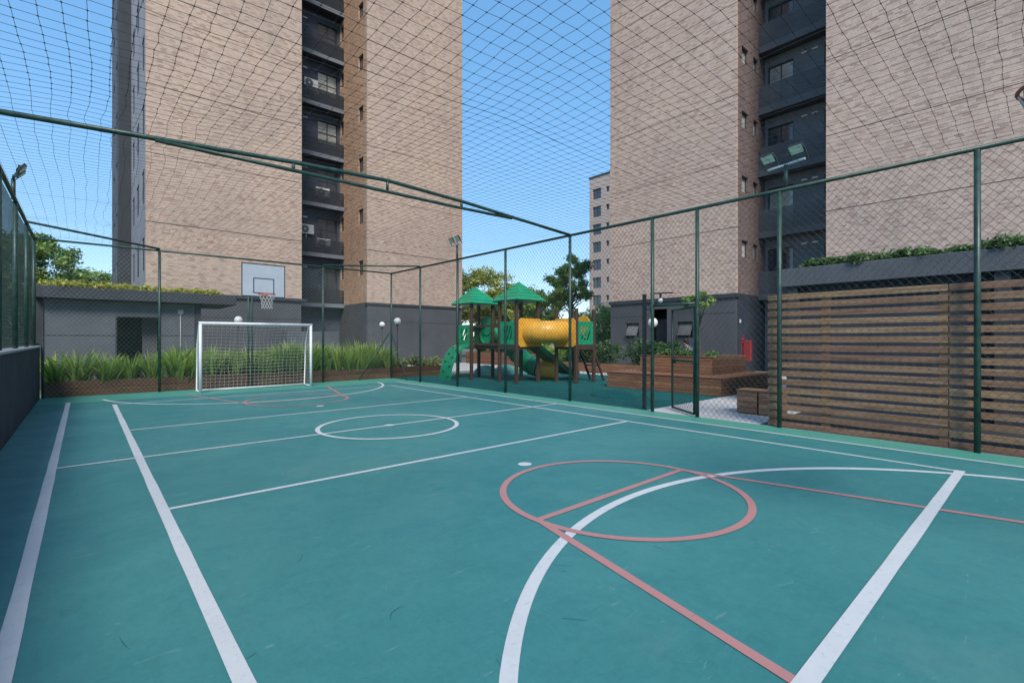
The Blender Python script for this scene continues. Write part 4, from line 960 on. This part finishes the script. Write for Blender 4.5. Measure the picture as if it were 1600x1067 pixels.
# fire hose stand and wall signs
hy = thing('fire_hose_stand', (21.4, 8.9, 0), 'red fire hose cabinet on a post in the dark recess of the right tower', 'fire hose')
P('post', REDC, hy, lambda b: b.tube([(21.4, 9.05, 0), (21.4, 9.05, 1.5)], .05, 10), True)
P('cabinet', REDC, hy, lambda b: b.bbox(21.3, 21.5, 8.66, 8.97, .6, 1.5, .02))
P('cap', REDC, hy, lambda b: b.tube([(21.4, 9.05, 1.5), (21.4, 9.05, 1.58)], .08, 10), True)
for i, (y, z, c, lab) in enumerate([(9.55, 2.3, ACW, 'small white wall switch high in the dark recess'), (9.4, 1.6, REDC, 'small red square sign left of the hose cabinet')]):
    tag(P('wall_sign', c, None, lambda b: b.box(22.5 + i * .3, 22.62 + i * .3, 9.61, 9.638, z, z + .16)), lab, 'sign')

# ------------------------------------------------------------------ playground
pl = thing('playground_set', (12.2, 13.5, 0), 'playground with two green pyramid roofs, yellow tunnel and green slides', 'playground')
PZ = 1.34; PR = .055
def ppost(x, y, h): P('post', PWOOD, pl, lambda b: b.bbox(x - PR, x + PR, y - PR, y + PR, -.03, h, .012))
T1 = (11.1, 12.15, 14.85, 15.75); T2 = (11.25, 12.3, 12.45, 13.35); T3 = (12.85, 13.8, 11.1, 12.05)
for (x0, x1, y0, y1), h in ((T1, 2.9), (T2, 2.9), (T3, 2.62)):
    for x in (x0, x1):
        for y in (y0, y1): ppost(x, y, h)
    P('platform', PWOOD, pl, lambda b: (b.box(x0 + .06, x1 - .06, y0 - .03, y1 + .03, PZ - .05, PZ), b.box(x0 + .05, x1 - .05, y0 - .05, y0 - .02, PZ - .16, PZ + .01), b.box(x0 - .05, x0 - .02, y0 + .05, y1 - .05, PZ - .16, PZ + .01)))
def pyramid(x0, x1, y0, y1, z, lab):
    cx, cy = (x0 + x1) / 2, (y0 + y1) / 2; hw = .66; apex = z + .64
    b = MB(); n = 5
    for k in range(n):
        t0, t1 = k / n, (k + 1) / n; w0 = hw * (1 - t0) + .012; w1 = hw * (1 - t1) + .012; z0 = z + .64 * t0; z1 = z + .64 * t1
        w0b = w0 + .018
        vs = [(cx + sx * w, cy + sy * w, zz) for w, zz in ((w0, z0 - .012), (w0b, z0 - .012), (w0b, z0 + .012), (w1, z1)) for sx, sy in ((-1, -1), (1, -1), (1, 1), (-1, 1))]
        fs = [(4 * j + i, 4 * j + (i + 1) % 4, 4 * j + 4 + (i + 1) % 4, 4 * j + 4 + i) for j in range(3) for i in range(4)]
        b.add(vs, fs)
    r = b.build('roof', PGREEN, pl)
    P('roof_soffit', PGREEN2, r, lambda q: q.box(cx - hw, cx + hw, cy - hw, cy + hw, z - .05, z - .014))
    for sx, sy in ((-1, -1), (1, -1), (1, 1), (-1, 1)): P('ridge_cap', PGREEN, r, lambda q: q.tube([(cx + sx * hw, cy + sy * hw, z + .02), (cx, cy, apex + .03)], .025, 6))
pyramid(*T1, 2.93, ''); pyramid(*T2, 2.93, '')
def lattice(p0, p1, z0, z1, material=PGREEN):
    """moulded panel between two points with a window of diagonal bars"""
    p0, p1 = Vector(p0), Vector(p1); d = p1 - p0
    def q(u, z): return p0 + d * u + Vector((0, 0, z))
    def f(b):
        th = .045
        b.bar(q(0, z0 + .08), q(1, z0 + .08), th, .16); b.bar(q(0, z1 - .08), q(1, z1 - .08), th, .16)
        for u in (.09, .91): b.bar(q(u, z0 + .16), q(u, z1 - .16), .18 * d.length, th, up=d.cross(Vector((0, 0, 1))))
        m = (z1 - z0) - .32
        for k in range(-1, 4):
            a = .16 + k * .19
            u0, u1 = a, a + .26
            zz0, zz1 = z0 + .16, z1 - .16
            if u0 < .18: zz0 += (.18 - u0) / .26 * m; u0 = .18
            if u1 > .82: zz1 -= (u1 - .82) / .26 * m; u1 = .82
            if u1 - u0 > .03: b.bar(q(u0, zz0), q(u1, zz1), th * .8, .05)
    return P('lattice_panel', material, pl, f)
lattice((T2[0], T2[3] - .06, 0), (T2[0], T2[2] + .06, 0), PZ + .02, 2.17)
lattice((T1[0], T1[3] - .06, 0), (T1[0], T1[2] + .06, 0), PZ + .02, 2.10)
lattice((T3[0] + .06, T3[2], 0), (T3[1] - .06, T3[2], 0), PZ + .02, 2.17)
lattice((T1[0] + .06, T1[3], 0), (T1[1] - .06, T1[3], 0), PZ + .02, 2.10, PGREEN2)
# bridge with railings and a solid panel
P('bridge_deck', PWOOD, pl, lambda b: [b.box(11.3, 12.2, 13.42 + k * .145, 13.54 + k * .145, PZ - .06, PZ - .02) for k in range(10)])
for x in (11.22, 12.2):
    for z in (PZ + .02, PZ + .70): P('bridge_rail', PWOOD, pl, lambda b: b.bar((x, 13.4, z), (x, 14.8, z), .06, .09))
P('bridge_panel', PGREEN, pl, lambda b: (b.box(12.15, 12.19, 13.7, 14.5, PZ + .05, PZ + .86), [b.box(12.13, 12.15, 13.75 + k * .1, 13.79 + k * .1, PZ + .1, PZ + .75) for k in range(8)]))
for x in (11.3, 12.15): P('bridge_beam', PWOOD, pl, lambda b: b.bar((x, 13.4, PZ - .11), (x, 14.8, PZ - .11), .07, .1))
P('arch_panel', PGREEN, pl, lambda b: b.tube([(12.18, 15.3, PZ + .75), (12.22, 15.3, PZ + .75)], .38, 24))
# yellow elbow tunnel and its end plates
def plate(p0, p1, z0, z1, nrm):
    p0, p1 = Vector(p0), Vector(p1); d = (p1 - p0); L = d.length; u = d.normalized(); nn = Vector(nrm) * .04; pts = []
    prof = [(.0, z0 + .06), (.06, z0), (L - .06, z0), (L, z0 + .06), (L, z1 - .1), (L - .1, z1), (.1, z1), (0, z1 - .1)]
    vs = [p0 + u * a + Vector((0, 0, z)) for a, z in prof]; vs2 = [v + nn for v in vs]; m = len(vs)
    return lambda b: b.add(vs + vs2, [tuple(range(m)), tuple(range(2 * m - 1, m - 1, -1))] + [(i, (i + 1) % m, m + (i + 1) % m, m + i) for i in range(m)])
tn = P('tunnel', PYEL, pl, lambda b: b.tube([(11.80, 12.44, 1.80)] + [(12.42 - .62 * math.cos(a), 12.22 - .62 * math.sin(a), 1.80) for a in np.linspace(0, math.pi / 2, 14)] + [(12.86, 11.60, 1.80)], .39, 28, False), True)
P('tunnel_plate', PYEL, tn, plate((T2[0] + .03, T2[2] - .06, 0), (T2[1] + .08, T2[2] - .06, 0), PZ - .06, 2.28, (0, -1, 0)))
P('tunnel_plate', PYEL, tn, plate((T3[0] - .06, T3[3] + .05, 0), (T3[0] - .06, T3[2] - .02, 0), PZ - .06, 2.28, (-1, 0, 0)))
for a in (.35, .8, 1.25): P('tunnel_seam', PYEL, tn, lambda b: b.tube([(12.42 - .62 * math.cos(a - .015), 12.22 - .62 * math.sin(a - .015), 1.80), (12.42 - .62 * math.cos(a + .015), 12.22 - .62 * math.sin(a + .015), 1.80)], .405, 28), True)
P('arch_panel', PYEL, pl, lambda b: b.tube([(13.82, 11.6, 2.05), (13.78, 11.6, 2.05)], .36, 24))
# curved climber from the first tower down to the left
cp = []
for t in np.linspace(0, 1, 12):
    a = t * math.pi / 2; cp.append((11.05 - .85 * math.sin(a), PZ - 1.34 * (1 - math.cos(a)) - .0))
def climber(b):
    y0, y1 = 14.92, 15.68
    for i in range(len(cp) - 1):
        (xa, za), (xb, zb) = cp[i], cp[i + 1]
        for yy0, yy1, th in ((y0, y0 + .09, .10), (y1 - .09, y1, .10), (y0 + .09, y1 - .09, .05)):
            b.add([(xa, yy0, za - th), (xa, yy1, za - th), (xa, yy1, za), (xa, yy0, za), (xb - .0, yy0, zb - th), (xb, yy1, zb - th), (xb, yy1, zb), (xb, yy0, zb)],
                  [(3, 2, 1, 0), (4, 5, 6, 7), (0, 1, 5, 4), (1, 2, 6, 5), (2, 3, 7, 6), (3, 0, 4, 7)])
P('climber', PGREEN, pl, climber)
P('climber_hold', PGREEN2, pl, lambda b: [b.sphere((cp[i][0] - .02, 15.1 + (i % 2) * .35, cp[i][1] - .01), .05, 10, 6) for i in range(3, 11)])
# green tube slide with a yellow mouth
def bez(ps, n):
    out = []
    for t in np.linspace(0, 1, n):
        q = [Vector(p) for p in ps]
        while len(q) > 1: q = [q[i].lerp(q[i + 1], t) for i in range(len(q) - 1)]
        out.append(q[0])
    return out
path = bez([(12.15, 15.25, 1.72), (13.2, 15.5, 1.75), (13.6, 14.9, 1.1), (13.0, 14.2, .45), (13.1, 13.3, .36), (13.75, 12.95, .36)], 22)
P('tube_slide', PGREEN, pl, lambda b: b.tube(path[:18], .36, 22, False), True)
P('tube_slide_mouth', PYEL, pl, lambda b: b.tube(path[17:], [.37, .37, .38, .39, .40], 22, False), True)
P('tube_slide_plate', PGREEN, pl, plate((12.22, 15.72, 0), (12.22, 14.88, 0), PZ - .02, 2.12, (1, 0, 0)))
for q in (5, 10, 15): P('tube_slide_seam', PGREEN2, pl, lambda b: b.tube([path[q], path[q].lerp(path[q + 1], .15)], .378, 22), True)
# straight open slide behind
P('slide', PGREEN2, pl, lambda b: (b.bar((12.35, 12.9, PZ - .02), (14.3, 12.9, .18), .46, .04), b.bar((14.3, 12.9, .18), (14.75, 12.9, .14), .46, .04),
    [(b.bar((12.35, 12.9 + s * .25, PZ + .06), (14.3, 12.9 + s * .25, .26), .05, .2), b.bar((14.3, 12.9 + s * .25, .26), (14.8, 12.9 + s * .25, .2), .05, .16)) for s in (-1, 1)]))
ld = P('ladder', PWOOD, pl, lambda b: [b.bar((13.85, y, PZ + .05), (14.6, y, -.02), .05, .08) for y in (11.25, 11.9)])
for k in range(4): P('rung', PWOOD, ld, lambda b: b.bar((13.98 + k * .16, 11.27, 1.13 - k * .28), (13.98 + k * .16, 11.88, 1.13 - k * .28), .07, .04))
for i, (x, y, r_, lab) in enumerate([(13.2, 16.6, .55, 'mint rubber mound left of the three behind the climbing tower'), (14.2, 16.4, .6, 'largest mint rubber mound, in the middle of the row'), (15.3, 16.0, .62, 'mint rubber mound right of the row, behind the tube slide'), (14.2, 9.6, .7, 'flat teal rubber mound beside the stepped deck')]):
    V = []; F = []; n = 24; m = 6
    for a in range(m + 1):
        t = a / m * math.pi / 2
        for k in range(n): V.append((x + r_ * math.cos(t) * math.cos(2 * math.pi * k / n), y + r_ * math.cos(t) * math.sin(2 * math.pi * k / n), (.42 if i < 3 else .16) * math.sin(t) - .004))
    for a in range(m):
        for k in range(n): F.append((a * n + k, a * n + (k + 1) % n, (a + 1) * n + (k + 1) % n, (a + 1) * n + k))
    if i == 3: V = [(v[0] - 3.3, v[1] - 1.6, v[2]) for v in V]; x -= 3.3; y -= 1.6
    tag(raw_obj('rubber_mound', V, F, MOUND if i < 3 else RUBBER, None, Vector((x, y, 0)), True), lab, 'mound', 'rubber mounds on the playground floor')

# ------------------------------------------------------------------ trees
tree('olive_tree', 25.2, 32.6, 7.6, 2.4, 3.3, 3.3, 2.9, 'leafy olive green tree beside the left tower, behind the playground roofs', TREEY, 11, 22000, .13, 120)
tree('slender_tree', 30.4, 26.8, 8.6, 4.0, 1.9, 1.9, 2.5, 'tall slender tree with layered crown left of the distant block', TREEL, 12, 12000, .115, 60, tr_r=.16)
tree('spreading_tree', 28.6, 29.4, 5.9, 2.0, 2.6, 2.6, 2.1, 'spreading dark tree under the slender one', TREEL, 13, 14000, .12, 80)
tree('background_tree', 38.0, 40.0, 5.8, 1.6, 4.2, 4.2, 2.6, 'low pale tree seen between the playground roofs', TREEY, 14, 12000, .17, 80)
tree('background_tree', 44.0, 34.0, 5.2, 1.4, 4.5, 4.5, 2.6, 'low green tree behind the tunnel and slender tree', TREEL, 15, 12000, .17, 80)
tree('leafy_tree', -2.7, 45.0, 8.5, 2.6, 2.9, 2.9, 3.4, 'big green tree behind the pavilion, nearest the left fence', TREEL, 16, 24000, .14, 130)
tree('leafy_tree', 0.4, 51.0, 7.0, 2.0, 2.9, 2.9, 2.9, 'smaller green tree between the pavilion roof and the left tower', TREEL, 17, 20000, .15, 110)
tree('leafy_tree', -5.9, 40.0, 8.0, 2.2, 2.9, 2.9, 3.4, 'dark green tree seen through the left fence', TREEL, 18, 16000, .14, 100)
tree('leafy_tree', -4.2, 27.5, 6.5, 1.4, 2.2, 2.2, 2.9, 'bushy tree close behind the left fence end', TREEL, 19, 16000, .11, 100)
tree('leafy_tree', -3.9, 20.8, 5.2, 1.0, 1.6, 1.6, 2.3, 'small bushy tree just outside the left fence corner', TREEL, 21, 11000, .10, 70)
for i in range(3): hedge('bush', -6.4 + i * 1.75, -4.7 + i * 1.75, 35.2, 36.6, 0, 4.3 - .5 * i, 8000, .10, HEDGE, ['tall dark bush outside the left fence, leftmost of three', 'tall dark bush outside the left fence, middle of three', 'tall dark bush outside the left fence, next to the pavilion'][i], 120 + i, group='bushes outside the left fence')
tree('young_tree', 17.2, 8.85, 3.35, 2.0, .62, .62, .42, 'small young tree in front of the right tower base', TREEL, 20, 1300, .075, 16, tr_r=.04)

# ------------------------------------------------------------------ seated person behind the deck
bn = thing('bench', (16.6, 8.95, 0), 'dark wooden bench behind the stepped deck, under the seated person', 'bench')
P('seat', DECKX, bn, lambda b: b.bbox(16.38, 16.85, 8.2, 9.7, .66, .72, .006))
for y in (8.3, 9.6): P('leg', DECKX, bn, lambda b: b.box(16.42, 16.8, y - .04, y + .04, 0, .655))
pe = thing('person', (16.6, 8.8, .72), 'person in a grey blue shirt sitting bent forward behind the deck planting', 'person')
def person():
    V = []; E_ = []; RA = []
    def v(p, rad, par=None):
        V.append(p); RA.append(rad)
        if par is not None: E_.append((par, len(V) - 1))
        return len(V) - 1
    pelv = v((0, 0, .10), .135); s1 = v((0, .05, .26), .13, pelv); s2 = v((0, .14, .42), .145, s1); s3 = v((0, .20, .53), .10, s2)
    nk = v((0, .24, .60), .05, s3); h1 = v((0, .28, .66), .078, nk); h2 = v((0, .29, .74), .092, h1); h3 = v((0, .28, .81), .07, h2)
    v((0, .385, .70), .014, h1)
    for q in (-1, 1):
        sh = v((q * .17, .17, .50), .065, s2); el = v((q * .25, .24, .25), .046, sh); wr = v((q * .17, .44, .17), .032, el); pa = v((q * .15, .52, .15), .030, wr)
        for k in range(4):
            f1 = v((q * (.115 + .022 * k), .575, .145), .0095, pa); f2 = v((q * (.115 + .022 * k), .61 - .008 * abs(k - 1.5), .12), .008, f1)
        t1 = v((q * .10, .53, .145), .011, pa); v((q * .082, .56, .13), .009, t1)
        hp = v((q * .10, .06, .08), .095, pelv); kn = v((q * .13, .47, .08), .066, hp); an = v((q * .13, .49, -.40), .042, kn); v((q * .13, .53, -.655), .04, an); 
        v((q * .14, .70, -.685), .035, len(V) - 1)
    me = bpy.data.meshes.new('body_skeleton'); me.from_pydata(V, E_, []); o = bpy.data.objects.new('body_skeleton', me); COL.objects.link(o)
    m = o.modifiers.new('skin', 'SKIN'); m.use_smooth_shade = True
    for i, sv in enumerate(me.skin_vertices[0].data): sv.radius = (RA[i], RA[i]); sv.use_root = (i == 0)
    sub = o.modifiers.new('sub', 'SUBSURF'); sub.levels = 2
    dg = bpy.context.evaluated_depsgraph_get(); ev = o.evaluated_get(dg); nm = bpy.data.meshes.new_from_object(ev)
    bpy.data.objects.remove(o)
    nm.name = 'body'
    nm.materials.clear()
    for mm in (SKIN, SHIRT, TROUS): nm.materials.append(mm)
    for p in nm.polygons:
        c = p.center; p.use_smooth = True
        if c.z > .575 or (c.y > .38 and abs(c.x) < .2 and c.z > .08 and c.z < .21 and c.y > .46): p.material_index = 0
        elif c.z > .10 and not (c.y > .2 and c.z < .16): p.material_index = 1
        elif c.y > .40 and c.z > .12: p.material_index = 0
        else: p.material_index = 2
    b = bpy.data.objects.new('body', nm); link(b, pe); return b
body = person()
P('hair', HAIR, pe, lambda b: (b.sphere((16.6, 8.8 + .265, .72 + .775), .103, 14, 10, 1.02), b.sphere((16.6, 8.8 + .20, .72 + .70), .07, 12, 8)), True)
P('eye', BLACKP, pe, lambda b: b.sphere((16.565, 8.8 + .378, .72 + .74), .009, 8, 6)); P('eye', BLACKP, pe, lambda b: b.sphere((16.635, 8.8 + .378, .72 + .74), .009, 8, 6))
P('shirt_print', ACW, pe, lambda b: b.add([(16.455, 8.885, 1.10), (16.47, 8.99, 1.13), (16.475, 9.0, 1.18), (16.462, 8.90, 1.15)], [(0, 1, 2, 3)]))
